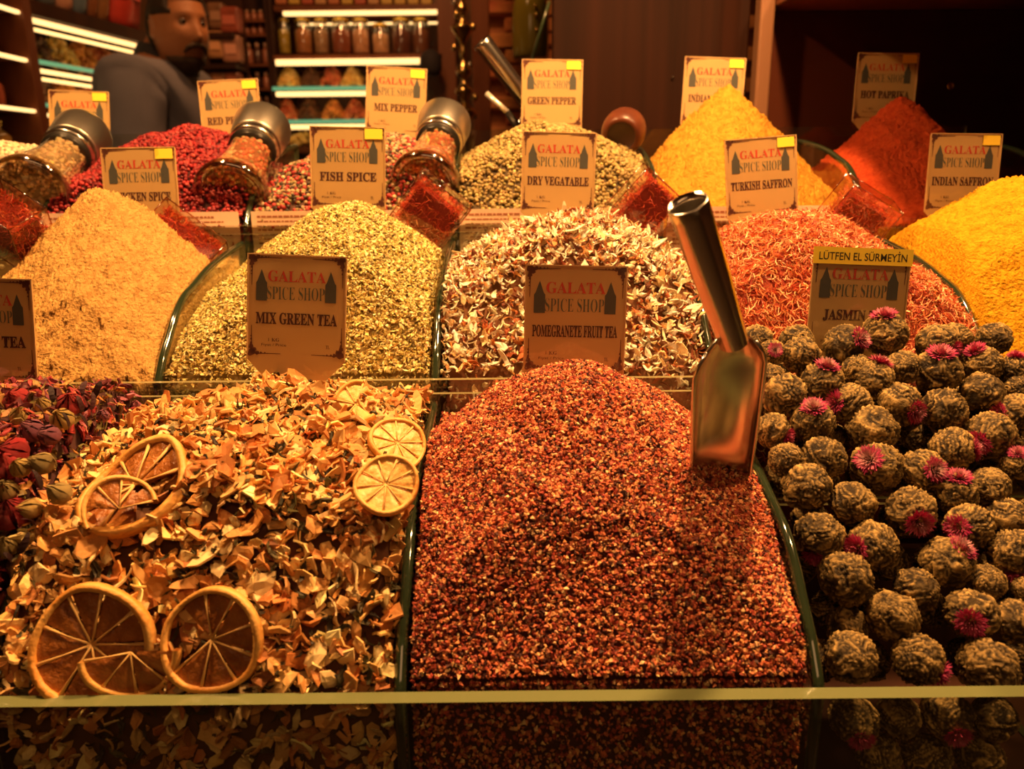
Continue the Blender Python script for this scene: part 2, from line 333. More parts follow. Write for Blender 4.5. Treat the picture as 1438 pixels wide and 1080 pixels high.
def chip(seed, th=.14, curl=.5, asp=.7, n=7):   # irregular curled slice with thickness
    r = random.Random(seed); rad = [r.uniform(.62, 1.15) for _ in range(n)]
    c1, c2, c3 = r.uniform(-curl, curl), r.uniform(-curl, curl), r.uniform(-.5, .5) * curl
    top = []
    for q, sc in ((0, 1), (1, .55)):
        for k in range(n):
            a = 2 * math.pi * k / n + .2 * r.random(); x = math.cos(a) * rad[k] * sc; y = math.sin(a) * rad[k] * sc * asp; top.append((x, y))
    top.append((0, 0)); z = [c1 * x * x + c2 * y * y * 1.5 + c3 * x * y * 2 + r.uniform(-.09, .09) for x, y in top]
    V = [(x, y, zz + th / 2) for (x, y), zz in zip(top, z)] + [(x * .96, y * .96, zz - th / 2) for (x, y), zz in zip(top, z)]; o = 2 * n + 1; F = []
    for k in range(n):
        k2 = (k + 1) % n; F += [(k, k2, n + k2, n + k), (n + k, n + k2, 2 * n), (o + k2, o + k, o + n + k, o + n + k2), (o + n + k2, o + n + k, o + 2 * n), (k2, k, o + k, o + k2)]
    return V, F
def strip(seed, th=.07, w=.2, curl=1.0):      # curled ribbon shaving
    r = random.Random(seed); n = 6; V = []; c = r.uniform(.4, 1.3) * curl; tw = r.uniform(-1.2, 1.2); ang = 0; x = z = 0; C = []
    for i in range(n):
        C.append((x, z, ang)); ang += c * .35 * r.uniform(.4, 1.5); x += math.cos(ang) * .36; z += math.sin(ang) * .36
    mx = sum(q[0] for q in C) / n; mz = sum(q[1] for q in C) / n
    for i, (x, z, a) in enumerate(C):
        ww = w * (1 - .65 * abs(i / (n-1) * 2 - 1)**2) * r.uniform(.8, 1.2); t = tw * (i / (n-1) - .5)
        for sy, sz in ((-1, -1), (1, -1), (1, 1), (-1, 1)):
            yy = sy * ww; zz = sz * th / 2; V.append((x - mx - math.sin(a) * zz, yy * math.cos(t), z - mz + math.cos(a) * zz + yy * math.sin(t)))
    F = [(i*4+k, i*4+(k+1)%4, (i+1)*4+(k+1)%4, (i+1)*4+k) for i in range(n-1) for k in range(4)] + [(3,2,1,0), tuple((n-1)*4 + k for k in range(4))]
    return V, F
def split_groups(protos, Pp, Rm, S, C):
    w_ = RNG.integers(0, len(protos), len(Pp))
    return [(protos[i][0], protos[i][1], Pp[w_ == i], Rm[w_ == i], S[w_ == i], C[w_ == i]) for i in range(len(protos))]
def powder_mat(name, c1, c2):
    m, nt, b = nmat(name); n = noise_node(nt, 160, 6); r = nt.nodes.new('ShaderNodeValToRGB')
    r.color_ramp.elements[0].color = (*c1, 1); r.color_ramp.elements[1].color = (*c2, 1); r.color_ramp.elements[0].position = .35; r.color_ramp.elements[1].position = .62
    lk(nt, n.outputs[0], r.inputs[0]); lk(nt, r.outputs[0], b.inputs['Base Color']); b.inputs['Roughness'].default_value = .95; b.inputs['Specular IOR Level'].default_value = .1
    n2 = noise_node(nt, 420, 6); bp = nt.nodes.new('ShaderNodeBump'); bp.inputs['Strength'].default_value = .9; bp.inputs['Distance'].default_value = .004
    lk(nt, n2.outputs[0], bp.inputs['Height']); lk(nt, bp.outputs[0], b.inputs['Normal']); return m
def solid_stuff(h, label, nm, m, **k):
    o = h.solid(nm, m, **k); return tag(o, label, 'spice', kind='stuff')
def heap_peak(px, py, Y): return P(px, py, Y)
# --- powders
h_tan = Heap(1, 1, heap_peak(146, 270, .668), k=1.05, rnd=.02, ax=1.0, zb=-.03, wob=.002, seed=1)
solid_stuff(h_tan, 'tall sandy tan powder heap in the middle row, left', 'powder_heap', powder_mat('tan_powder', (.42, .225, .065), (.58, .34, .105)), n=230, fine=(.0042, 430))
h_tur = Heap(1, 5, heap_peak(1452, 249, .668), k=.85, rnd=.03, ax=.8, zb=-.03, wob=.002, seed=2)
solid_stuff(h_tur, 'bright yellow saffron powder heap at the right end of the middle row', 'powder_heap', powder_mat('yellow_powder', (.52, .235, .007), (.66, .32, .014)), n=190, fine=(.0026, 380))
h_cur = Heap(2, 4, heap_peak(1022, 124, .895), k=1.08, rnd=.012, ax=1.0, zb=-.05, wob=.002, seed=3)
solid_stuff(h_cur, 'peaked golden curry powder heap in the upper row', 'powder_heap', powder_mat('curry_powder', (.44, .205, .020), (.60, .29, .035)), n=190, fine=(.0045, 330))
h_pap = Heap(2, 5, heap_peak(1268, 141, .90), k=.98, rnd=.012, ax=1.0, zb=-.05, wob=.002, seed=4)
solid_stuff(h_pap, 'peaked brick red paprika powder heap in the upper row, right', 'powder_heap', powder_mat('paprika_powder', (.40, .045, .012), (.52, .07, .018)), n=170, fine=(.0035, 230))
# --- peppercorns (too many to count)
def corns(h, n, rad, cols, ws, nm, label, wall=250, under=(.2, .08, .04), sub=1):
    v, f = ico(sub); v = [tuple(c * (1 + .12 * noise.noise(Vector(q) * 2.5)) for c in q) for q in v]
    Pp, N = h.pts(n, wall, 0); Pp += N * (RNG.uniform(-.5, .9, len(Pp)) * rad)[:, None]
    S = rad * RNG.uniform(.78, 1.15, len(Pp)); C = pick(cols, ws, len(Pp))
    me = scatter_mesh(nm, [(v, f, Pp, quat_mats(len(Pp)), S, C)], CORN, True); o = put(nm, me)
    tag(o, label, 'spice', kind='stuff')
    b = h.solid('heap_core', mat(nm + '_core', under, .9), n=40, drop=rad * .7, inset=.005); b.parent = o; b['kind'] = 'stuff'; return o
CORN = attr_mat('peppercorn_skin', .45, .5, 900, .4)
corns(Heap(2, 0, heap_peak(10, 205, .90), k=.72, rnd=.05, zb=-.06), 4500, .0023, [(.78, .60, .38), (.65, .48, .28)], [3, 1], 'peppercorns', 'pale white peppercorns heaped at the left end of the upper row', 300, (.3, .2, .09))
corns(Heap(2, 1, heap_peak(262, 180, .89), k=.72, rnd=.05, zb=-.045, seed=5), 7000, .0023, [(.28, .013, .016), (.17, .007, .010), (.40, .05, .04)], [4, 3, 1], 'peppercorns', 'crimson red peppercorns heaped in the upper row behind the chicken spice card', 500, (.04, .004, .004))
corns(Heap(2, 2, heap_peak(530, 186, .89), k=.70, rnd=.05, zb=-.04, seed=6), 7000, .0023, [(.36, .03, .025), (.50, .34, .18), (.05, .03, .018), (.26, .20, .07)], [4, 2.4, 2.6, 2], 'peppercorns', 'mixed red, cream and dark peppercorns in the upper row behind the fish spice card', 500, (.12, .05, .03))
corns(Heap(2, 3, heap_peak(770, 176, .89), k=.68, rnd=.06, zb=-.035, seed=7), 8500, .0021, [(.34, .24, .075), (.22, .15, .045), (.48, .36, .13)], [4, 2, 2], 'peppercorns', 'olive green peppercorns heaped in the upper row around the green pepper card', 500, (.08, .05, .02))
# --- crumbs: red granules
CR = attr_mat('crumb_skin', .6, .4, 1500, .35)
h_red = Heap(0, 3, heap_peak(806, 512, .452), k=.90, rnd=.030, ax=.85, zb=-.022, wob=.002, seed=8)
def granules(h, n, size, cols, ws, protos, nm, label, m=CR, under=(.1, .02, .01), wall=1500, aniso=None, lay=None, lift=.5, jit=.2):
    Pp, N = h.pts(n, wall); Pp += N * (RNG.uniform(-.6, 1, len(Pp)) * size * lift)[:, None]
    S = size * RNG.uniform(.5, 1.25, (len(Pp), 1)) * (np.array(aniso) if aniso else np.ones(3))
    Rm = quat_mats(len(Pp)) if lay is None else lay_mats(N, lay)
    me = scatter_mesh(nm, split_groups(protos, Pp, Rm, S, pick(cols, ws, len(Pp), jit)), m); o = put(nm, me); tag(o, label, 'spice', kind='stuff')
    b = h.solid('heap_core', mat(nm + '_core', under, .95), n=48, drop=size * .6, inset=.005); b.parent = o; b['kind'] = 'stuff'; return o
granules(h_red, 52000, .0014, [(.56, .15, .060), (.34, .050, .028), (.80, .36, .14), (.06, .010, .006), (.90, .55, .26)], [5, 4, 2.4, 2.6, 1.0], [crumb(i) for i in range(6)], 'tea_granules',
         'dark red granulated pomegranate tea in a rounded heap at the front centre', under=(.08, .015, .008), wall=6000)
h_grn = Heap(1, 2, heap_peak(487, 286, .665), k=.90, rnd=.032, ax=.92, zb=-.03, wob=.0015, seed=9)
granules(h_grn, 36000, .0021, [(.74, .58, .20), (.50, .38, .09), (.90, .76, .36), (.16, .11, .025)], [5, 3.2, 2.6, 1.5], [crumb(31 + i) for i in range(7)], 'herb_flakes',
         'yellow green crushed herb flakes heaped in the middle row behind the mix green tea card', under=(.25, .16, .04), wall=3000, aniso=(1.15, .62, .30), lay=.7)
SAF = attr_mat('saffron_thread', .5, .2, 900, .4)
h_saf = Heap(1, 4, heap_peak(1112, 297, .66), k=.80, rnd=.05, ax=.95, zb=-.03, wob=.002, seed=10)
granules(h_saf, 15500, .0047, [(.78, .26, .09), (.56, .10, .04), (.94, .54, .26), (.26, .02, .01)], [5, 3, 3.6, 1.0], [sliver(50 + i, .10, .55) for i in range(7)], 'saffron_threads',
         'orange red saffron threads heaped loose in the middle row behind the jasmin tea card', m=SAF, under=(.28, .04, .015), wall=900, lay=.45, lift=.25)
# --- individuals by numbers: chips and shavings
def in_front(p, avoid, m_):      # would a chip here lie over one of the slices?
    for a, r_, n_ in avoid:
        d = p - a; t = d.dot(n_)
        if -m_ < t < .03 and (d - n_ * t).length < r_ * .93: return True
    return False
def pieces(h, protos, cols, n, size, name, label, cat, group, m, lift=.3, tilt=.45, keep=None, avoid=()):
    meshes = []
    for i, (v, f) in enumerate(protos):
        for c in cols:
            meshes.append(scatter_mesh(name, [(v, f, np.zeros((1, 3)), np.eye(3)[None], np.ones(1), np.array([c]))], m))
    out = []; tries = 0
    while len(out) < n and tries < n * 8:
        tries += 1; Pp, N = h.pts(1, 0); p = Vector(Pp[0]); s = size * random.uniform(.6, 1.25)
        if keep and not keep(p): continue
        if in_front(p, avoid, .006): continue
        R3 = lay_mats(N, tilt)[0]; o = put(name, random.choice(meshes)); p += Vector(N[0]) * s * lift
        o.matrix_world = Matrix.Translation(p) @ Matrix(R3.tolist()).to_4x4() @ Matrix.Scale(s, 4)
        tag(o, label, cat, group); out.append(o)
    return out
CH = attr_mat('dried_fruit_flesh', .55, .35, 350, .35, mottle=.25, mscale=60)
CH.node_tree.nodes['Principled BSDF'].inputs['Subsurface Weight'].default_value = 0
WH = attr_mat('shaving_flesh', .6, .3, 500, .3, mottle=.2, mscale=90)
apple = [(.84, .50, .17), (.92, .66, .30), (.68, .32, .09), (.55, .20, .05)]
apple_p = [chip(100 + i, .17, .5, random.Random(i).uniform(.45, .9)) for i in range(9)] + [strip(300 + i, .13, .28, .6) for i in range(4)]
h_fru = Heap(0, 2, heap_peak(400, 556, .468), k=.55, rnd=.08, ax=.85, zb=-.012, zf=-.008, wob=.004, seed=11)
# orange slices: (px, py, Y offset handled by heap ray) placed first so the chips leave them free
def on_heap(h, px, py):
    Y = h.yf
    while Y < h.yb:
        p = P(px, py, Y)
        if p.z <= float(h.h(np.array(p.x), np.array(p.y))): return p
        Y += .0005
    return P(px, py, h.yb)
SL = [(130, 905, .0285, (0.05, -.93, .33), 360, 'large dried orange slice lying nearest the front glass at the far left'),
      (184, 916, .0225, (.05, -.97, .25), 175, 'broken half slice of dried orange overlapping the large front slice'),
      (298, 898, .0245, (-.10, -.93, .34), 360, 'tilted dried orange slice right of the large front slice'),
      (190, 682, .0300, (-.25, -.5, .8), 360, 'large curled dried orange slice beside the left divider'),
      (168, 715, .0180, (.1, -.6, .7), 200, 'small broken orange slice inside the ring of the large curled slice'),
      (542, 680, .0165, (.1, -.65, .7), 360, 'small pale orange slice by the middle divider'),
      (558, 622, .0170, (.45, -.45, .7), 360, 'pale orange slice leaning on the divider above the small slice'),
      (500, 568, .0170, (-.1, -.5, .8), 240, 'cut orange wedge near the top of the fruit tea heap')]
rind = mat('dried_rind', (.72, .30, .05), .5, bump=.4, bscale=300, col2=(.86, .50, .14), vscale=60)
pulp = mat('dried_pulp', (.26, .075, .012), .35, bump=.9, bscale=260, col2=(.46, .17, .035), vscale=90, coat=.2)
palep = mat('pale_pulp', (.80, .42, .10), .4, bump=.6, bscale=260, col2=(.88, .56, .20), vscale=90)
memb = mat('membrane', (.82, .50, .17), .5)
avoid = []
for si, (px, py, r, nrm, arc, lab) in enumerate(SL):
    n_ = Vector(nrm).normalized(); p = on_heap(h_fru, px, py); p = p + n_ * .004 - (p - Vector((0, 0, CZ))).normalized() * .009; p = P(px, py, max(p.y, YF[0] + .003 + r * math.sqrt(max(0, 1 - n_.y**2)) * .9)); avoid.append((p, r, n_))
    root = empty('orange_slice'); root.matrix_world = frame(p, n_, (1, 0, 0)) @ Matrix.Rotation(R(188 if si == 1 else 20 * si - 60 if arc < 360 else 30 * si), 4, 'Z'); tag(root, lab, 'dried fruit')
    rr = random.Random(si); a0, a1 = 0, R(arc); seg = 36
    def W(rad, a, z=0): return (rad * math.cos(a) * (1 + .04 * math.sin(2 * a + si)), rad * math.sin(a) * (1 + .03 * math.cos(3 * a)), z + .10 * r * math.sin(2 * a + si) * (rad / r)**2)
    mb = MB(); vs = []; full = arc == 360; cnt = seg if full else seg + 1
    for k in range(cnt):
        a = a0 + (a1 - a0) * k / seg; th = .10 * r * (1 + .15 * math.sin(5 * a)); vs += [W(r, a, th), W(r * 1.02, a, -th), W(r * .90, a, -th * .8), W(r * .89, a, th * .9)]
    mb.add(vs, [(k*4+j, k*4+(j+1)%4, ((k+1)%cnt)*4+(j+1)%4, ((k+1)%cnt)*4+j) for k in range(seg if full else seg) for j in range(4) if full or k < seg], True); mb.build('rind', rind, root)
    nseg = max(3, round(9 * arc / 360)); pm = palep if si >= 5 else pulp
    for j in range(nseg):
        b0 = a0 + (a1 - a0) * j / nseg + .05; b1 = a0 + (a1 - a0) * (j + 1) / nseg - .05; vs = []; 
        if rr.random() < .12 and si not in (5, 6): continue
        for q in range(5):
            a = b0 + (b1 - b0) * q / 4
            for rad in (.12, .5, .90): vs.append(W(r * rad, a, r * .05 * (1 - abs(q - 2) / 3) - .02 * r))
        top = len(vs); vs += [(x, y, z - .06 * r) for x, y, z in vs]
        fs = []
        for q in range(4):
            for t in range(2): i = q*3+t; fs += [(i, i+1, i+4, i+3), (top+i+3, top+i+4, top+i+1, top+i)]
        mb = MB(); mb.add(vs, fs, True); mb.build('segment', pm, root)
        a = a0 + (a1 - a0) * j / nseg; mb = MB(); mb.tube([W(0, a, .02 * r), W(r * .45, a, .04 * r), W(r * .9, a, .03 * r)], [.025 * r, .014 * r, .04 * r], 5); mb.build('membrane', memb, root)
lab = 'curled amber chip of dried apple or orange peel in the fruit tea heap'
pieces(h_fru, apple_p, apple, 300, .0086, 'fruit_chip', lab, 'dried fruit', 'dried fruit chips of the front left heap', CH, .25, .5, avoid=avoid)
# the rest of the blend: smaller chips and dark leaves, one mass
Pp, N = h_fru.pts(4000, 600, .0); Pp += N * RNG.uniform(-.002, .0015, len(Pp))[:, None]; S = .0058 * RNG.uniform(.5, 1.3, len(Pp)); C = pick(apple, [3, 2, 3, 2], len(Pp))
keep_ = np.array([not in_front(Vector(p), avoid, .005) for p in Pp])
g = split_groups(apple_p, Pp[keep_], lay_mats(N[keep_], .8), S[keep_], C[keep_])
leaf_p = [chip(160 + i, .10, 1.1, .35) for i in range(4)] + [sliver(170 + i, .16, .6) for i in range(3)]
Pl, Nl = h_fru.pts(1000, 150, .0012); kl = np.array([not in_front(Vector(p), avoid, .004) for p in Pl]); Pl = Pl[kl]; Nl = Nl[kl]; g += split_groups(leaf_p, Pl, lay_mats(Nl, .6), .006 * RNG.uniform(.4, 1.2, len(Pl)), pick([(.045, .035, .012), (.09, .07, .022), (.03, .018, .01)], [3, 2, 2], len(Pl)))
o = put('fruit_tea_blend', scatter_mesh('fruit_tea_blend', g, CH)); tag(o, 'small fruit crumbs and dark tea leaves filling the front left heap', 'tea', kind='stuff')
b = h_fru.solid('heap_core', mat('fruit_core', (.10, .035, .012), .9), n=44, drop=.006, inset=.005); b.parent = o; b['kind'] = 'stuff'
# white shavings heap
h_whi = Heap(1, 3, heap_peak(800, 300, .655), k=.74, rnd=.05, ax=.95, zb=-.03, wob=.003, seed=12)
wcol = [(.93, .82, .56), (.96, .90, .70), (.80, .60, .30)]
whi_p = [strip(400 + i, .08, .19, .85) for i in range(9)] + [chip(430 + i, .12, .9, .5, 7) for i in range(4)]
pieces(h_whi, whi_p, wcol, 300, .0080, 'dried_shaving', 'curled creamy white shaving of dried fruit in the middle row heap', 'dried fruit', 'white shavings of the centre heap', WH, .3, .6)
Pp, N = h_whi.pts(7600, 600, .0); Pp += N * (RNG.uniform(-.3, .8, len(Pp)) * .003)[:, None]
g = split_groups(whi_p, Pp, lay_mats(N, .7), .0040 * RNG.uniform(.5, 1.4, len(Pp)), pick(wcol + [(.42, .11, .035), (.62, .26, .07), (.16, .04, .015)], [4, 4, 3, 2.4, 2, 1.6], len(Pp)))
o = put('shaving_blend', scatter_mesh('shaving_blend', g, WH)); tag(o, 'cream and rust coloured small shavings filling the centre heap of the middle row', 'tea', kind='stuff')
b = h_whi.solid('heap_core', mat('white_core', (.20, .08, .03), .9), n=44, drop=.006, inset=.005); b.parent = o; b['kind'] = 'stuff'
# ------------------------------------------------------------------ flower potpourri at front left
h_pot = Heap(0, 1, heap_peak(20, 548, .455), k=.55, rnd=.06, ax=.6, zb=-.02, wob=.003, seed=13)
pcols = [(.30, .03, .035), (.10, .012, .02), (.55, .26, .08), (.40, .12, .16), (.22, .16, .05), (.5, .10, .06)]
Pp, N = h_pot.pts(1900, 900, .0)
g = split_groups(apple_p + leaf_p, Pp, lay_mats(N, .8), .0055 * RNG.uniform(.4, 1.2, len(Pp)), pick(pcols, [3, 5, 3, 2, 3, 2], len(Pp)))
o = put('flower_tea_blend', scatter_mesh('flower_tea_blend', g, CH)); tag(o, 'dark hibiscus and petal fragments of the flower tea at front left', 'tea', kind='stuff')
b = h_pot.solid('heap_core', mat('pot_core', (.06, .015, .012), .9), n=40, drop=.006, inset=.005); b.parent = o; b['kind'] = 'stuff'
PET = attr_mat('petal', .6, .7, 260, .3, mottle=.35, mscale=90)
def bud_mesh(seed, c_out, c_in, layers=4, openness=.35):
    r = random.Random(seed); g = []
    for L in range(layers):
        n = 6 + L; rad = .35 + .2 * L; h_ = 1.0 - .12 * L
        for k in range(n):
            a = 2 * math.pi * (k + .5 * (L % 2)) / n + r.uniform(-.15, .15); V = []
            for i in range(4):
                t = i / 3; rr_ = rad * (math.sin(math.pi * (.25 + t * (.68 - openness * .4 * (L / layers))))) ; z = -.7 + 1.55 * t * h_
                for s_ in (-1, 0, 1): aa = a + s_ * .42 * (1.0 - .55 * t * t) ; V.append((rr_ * math.cos(aa) * (1 + .05 * (s_ == 0)), rr_ * math.sin(aa) * (1 + .05 * (s_ == 0)), z + r.uniform(-.03, .03)))
            F = [(i*3+j, i*3+j+1, (i+1)*3+j+1, (i+1)*3+j) for i in range(3) for j in range(2)]
            c = np.array(c_in) * (1 - L / layers) + np.array(c_out) * (L / layers); g.append((V, F, np.zeros((1, 3)), np.eye(3)[None], np.ones(1), np.array([np.clip(c * r.uniform(.75, 1.25), 0, 1)])))
    return scatter_mesh('petals', g, PET, True)
rose = [bud_mesh(1, (.40, .02, .025), (.26, .012, .02)), bud_mesh(2, (.34, .022, .03), (.46, .04, .04))]
yel = [bud_mesh(3, (.52, .36, .12), (.65, .42, .12), 3), bud_mesh(4, (.38, .28, .10), (.5, .36, .14), 3)]
pur = [bud_mesh(5, (.24, .07, .13), (.36, .13, .18), 3, .6)]
calyx_m = mat('sepal', (.20, .16, .05), .7)
cal_mb = MB(); cal_mb.lathe([(.05, -1.1), (.12, -.95), (.42, -.72), (.5, -.45), (.40, -.35)], 10); cal_me = cal_mb.mesh('sepal', calyx_m)
BUD = [(20, 637, .0095, 0, 'bright red dried rosebud in the upper left of the flower tea'), (18, 722, .0100, 0, 'dried red rosebud lying lowest at the left edge'), (24, 562, .0080, 1, 'small dried red rosebud at the top left edge of the flower tea'),
       (2, 655, .009, 1, 'red rosebud cut by the left edge of the photo'), (98, 568, .0080, 1, 'dried red rosebud beside the dark leaves at the back'), (48, 607, .0085, 2, 'mauve dried blossom in the flower tea'),
       (72, 612, .0075, 2, 'mauve dried blossom right of its twin'), (145, 585, .005, 2, 'tiny pink bud at the glass divider'), (88, 590, .0085, 3, 'olive dried bud under the dark leaves'),
       (30, 658, .0070, 3, 'pale yellow dried bud below the rosebud'), (62, 652, .0080, 4, 'straw coloured dried bud in the middle of the flower tea'), (45, 715, .0070, 3, 'straw bud left of the curved divider'),
       (8, 690, .0080, 4, 'pale yellow bud between two rosebuds at the left edge'), (86, 694, .0080, 4, 'green yellow bud seen against the glass divider'), (28, 585, .007, 3, 'pale flower bud at the far left back'), (6, 770, .008, 4, 'straw bud at the lower left by the divider'), (60, 570, .006, 3, 'small cream bud among the dark petals')]
for i, (px, py, r, kd, lab) in enumerate(BUD):
    p = on_heap(h_pot, px, py); ax = Vector((random.uniform(-.6, .6), -.5, random.uniform(.3, .9))).normalized()
    root = empty('flower_bud'); root.matrix_world = frame(p + ax * r * .3, ax) @ Matrix.Rotation(random.uniform(0, 6), 4, 'Z') @ Matrix.Scale(r, 4)
    tag(root, lab, 'dried flower'); put('petals', [rose[0], rose[1], pur[0], yel[0], yel[1]][kd], root); put('sepal', cal_me, root)
dk = [strip(500 + i, .05, .3, .7) for i in range(5)]
dkm = [scatter_mesh('hibiscus_petal', [(v, f, np.zeros((1, 3)), np.eye(3)[None], np.ones(1), np.array([c]))], CH) for (v, f) in dk for c in ((.022, .005, .008), (.045, .009, .016))]
for i, (px, py, s) in enumerate([(78, 560, .010), (122, 552, .011), (140, 556, .012), (118, 575, .010), (100, 600, .010), (64, 585, .009), (125, 600, .010), (90, 640, .010), (60, 680, .010), (100, 660, .009), (40, 770, .011), (50, 740, .010), (20, 790, .010), (135, 570, .010)]):
    p = on_heap(h_pot, px, py); o = put('hibiscus_petal', dkm[i % len(dkm)]); o.matrix_world = Matrix.Translation(p + Vector((0, -.003, .004))) @ Euler((random.uniform(-1, 1), -1.1 + random.uniform(-.5, .5), random.uniform(-1, 1))).to_matrix().to_4x4() @ Matrix.Scale(s * .62, 4)
    tag(o, 'crumpled near black hibiscus petal sticking out of the flower tea', 'dried flower', 'dark hibiscus petals of the flower tea')
# ------------------------------------------------------------------ jasmine tea balls
m, nt, b_ = nmat('rolled_leaf'); LEAF = m
a = nt.nodes.new('ShaderNodeAttribute'); a.attribute_name = 'Col'; lk(nt, a.outputs['Color'], b_.inputs['Base Color']); b_.inputs['Roughness'].default_value = .55; b_.inputs['Specular IOR Level'].default_value = .22
n = noise_node(nt, 120, 5, 1.5); bp = nt.nodes.new('ShaderNodeBump'); bp.inputs['Strength'].default_value = .35; bp.inputs['Distance'].default_value = .05; lk(nt, n.outputs[0], bp.inputs['Height']); lk(nt, bp.outputs[0], b_.inputs['Normal'])
n.inputs['Scale'].default_value = 9
def ball_mesh(seed):
    """sphere wrapped by ridged leaf strands running between two poles, with swirl"""
    r = random.Random(seed); v, f = ico(5); v = np.array(v); sh = Vector((r.uniform(-9, 9), r.uniform(-9, 9), r.uniform(-9, 9)))
    tw = r.uniform(.6, 1.6) * r.choice((-1, 1)); out = []; col = []
    for q in v:
        x, y, z = q; th = math.atan2(y, x) + tw * z; wv = Vector(q) * 1.5 + sh
        th += 1.3 * noise.noise(wv * .8) + .35 * noise.noise(wv * 1.6); ph = z
        s1 = noise.noise(Vector((math.cos(th) * 6, math.sin(th) * 6, ph * .55)) + sh); s2 = noise.noise(Vector((math.cos(th) * 14, math.sin(th) * 14, ph * .8)) - sh)
        ridge = max(0, 1 - abs(s1) * 3.2); ridge2 = max(0, 1 - abs(s2) * 3.0); big = noise.noise(Vector(q) * 1.7 - sh)
        d = .10 * ridge + .055 * ridge2 + .10 * big - .05
        k = .93 + d
        out.append((x * k, y * k, z * k * .95)); t = max(0, min(1, .02 + .55 * ridge**1.5 + .35 * ridge2 * (.4 + ridge) + .5 * s2 + .25 * big + .2 * noise.noise(Vector(q) * 3 + sh))) ** 1.5
        c = np.array((.026, .016, .007)) * (1 - t) + np.array((.64, .42, .145)) * t; col.append(c)  # golden leaf streaks, with shade of the grooves between ridges put into the colour
    me = scatter_mesh('leaf_ball', [(out, f, np.zeros((1, 3)), np.eye(3)[None], np.ones(1), np.zeros((1, 3)))], LEAF, True)
    me.color_attributes['Col'].data.foreach_set('color', np.concatenate([np.array(col), np.ones((len(col), 1))], 1).ravel().astype(np.float32)); return me
balls = [ball_mesh(s) for s in range(7)]
def flower_mesh(seed, pale=.4):
    r = random.Random(seed); g = []
    for L in range(6):
        n_ = 7 + 6 * L; el = 1.45 - .26 * L
        for k in range(n_):
            a = 2 * math.pi * k / n_ + L * .4 + r.uniform(-.12, .12); e = el + r.uniform(-.08, .08); d = Vector((math.cos(a) * math.cos(e), math.sin(a) * math.cos(e), math.sin(e)))
            base = Vector((d.x * .25, d.y * .25, -.1)); tip = Vector((d.x * 1.0, d.y * 1.0, d.z * .62 - .02)) * r.uniform(.85, 1.1); side = d.cross(Vector((0, 0, 1))); side = side.normalized() if side.length > .1 else Vector((1, 0, 0))
            mid = base.lerp(tip, .55) ; w_ = .10; nrm = side.cross(tip - base).normalized() * .03
            V = [base - side * w_ * .5, base + side * w_ * .5, mid + side * w_, tip, mid - side * w_, mid + nrm]
            t = max(0, 1 - L / 4.0) * pale + r.uniform(0, .15); c = np.array((.80, .03, .22)) * (1 - t) + np.array((.98, .66, .62)) * t
            g.append((V, [(0, 1, 2, 5), (5, 2, 3), (5, 3, 4), (0, 5, 4)], np.zeros((1, 3)), np.eye(3)[None], np.ones(1), np.array([c * r.uniform(.8, 1.15)])))
    return scatter_mesh('blossom', g, PET)
blos = [flower_mesh(1, .9), flower_mesh(2, .5), flower_mesh(3, .15)]
PL0 = Vector((0, .338, RIM[0] - .004)); SLOPE = .86
def on_plane(px, py, lift=0):
    d = P(px, py, 1) - Vector((0, 0, CZ)); o_ = Vector((0, 0, CZ))   # z = PL0.z + (y-PL0.y)*SLOPE
    t = (PL0.z + lift + (o_.y - PL0.y) * SLOPE - o_.z) / (d.z - d.y * SLOPE); return o_ + d * t
BALLS = [(1186,484,31,(.35,-.5,.35),0),(1243,469,33,(-.2,-.1,.95),1),(1315,482,29,(.5,-.6,-.2),2),(1317,522,35,(-.1,-.25,.9),1),(1124,499,28,None,0),(1083,495,20,(0,-.6,.3),0),
 (1154,538,32,(.1,-.2,.9),0),(1225,533,31,(.3,0,.8),1),(1268,516,25,None,0),(1203,518,22,None,0),(1379,512,29,(-.5,0,.8),2),(1424,520,24,(0,0,1),2),(1379,551,31,None,0),
 (1102,555,33,None,0),(1082,532,23,(0,-.7,-.3),2),(1194,567,32,(-.9,-.3,.2),2),(1261,568,33,(.45,-.8,-.1),1),(1326,576,33,None,0),(1424,578,29,(-1,-.2,0),2),(1430,546,20,None,0),
 (1085,604,27,(.7,-.6,-.2),2),(1143,593,33,(-.2,-.3,.8),0),(1225,604,37,None,0),(1336,632,33,(.85,-.4,.2),1),(1390,611,35,(-.8,-.5,-.2),1),(1430,652,24,(-.3,-.2,.9),1),
 (1104,647,27,None,0),(1158,643,33,None,0),(1231,655,37,(-.6,-.5,.5),0),(1296,662,33,(.1,-.8,.4),0),(1343,692,32,(-.1,-.2,.9),1),(1390,684,29,(.1,-.5,-.8),2),
 (1133,684,36,None,0),(1197,707,34,None,0),(1278,718,37,(-.05,-.9,-.1),1),(1360,740,35,(-.8,-.5,.2),2),(1414,729,31,None,0),(1150,752,36,(-.3,-.5,-.7),2),(1225,767,37,(-.9,-.4,.1),2),
 (1330,789,37,(.35,-.3,.8),0),(1188,812,40,None,0),(1424,776,36,(-.1,-.5,-.8),2),(1286,828,33,None,0),(1384,818,28,None,0),(1255,866,37,None,0),(1364,862,38,(-.5,-.8,.1),2),
 (1194,922,38,None,0),(1288,926,38,(.8,-.5,-.4),2),(1387,938,42,None,0),(1425,872,33,None,0),(1442,828,20,None,0)]
tiers = [(0, 510, 'topmost tier'), (510, 550, 'second tier from the top'), (550, 590, 'third tier from the top'), (590, 640, 'fourth tier from the top'), (640, 675, 'fifth tier from the top'), (675, 735, 'upper middle tier'), (735, 790, 'lower middle tier'), (790, 850, 'third tier above front glass'), (850, 900, 'second tier above front glass'), (900, 999, 'lowest tier above front glass')]
placed = []
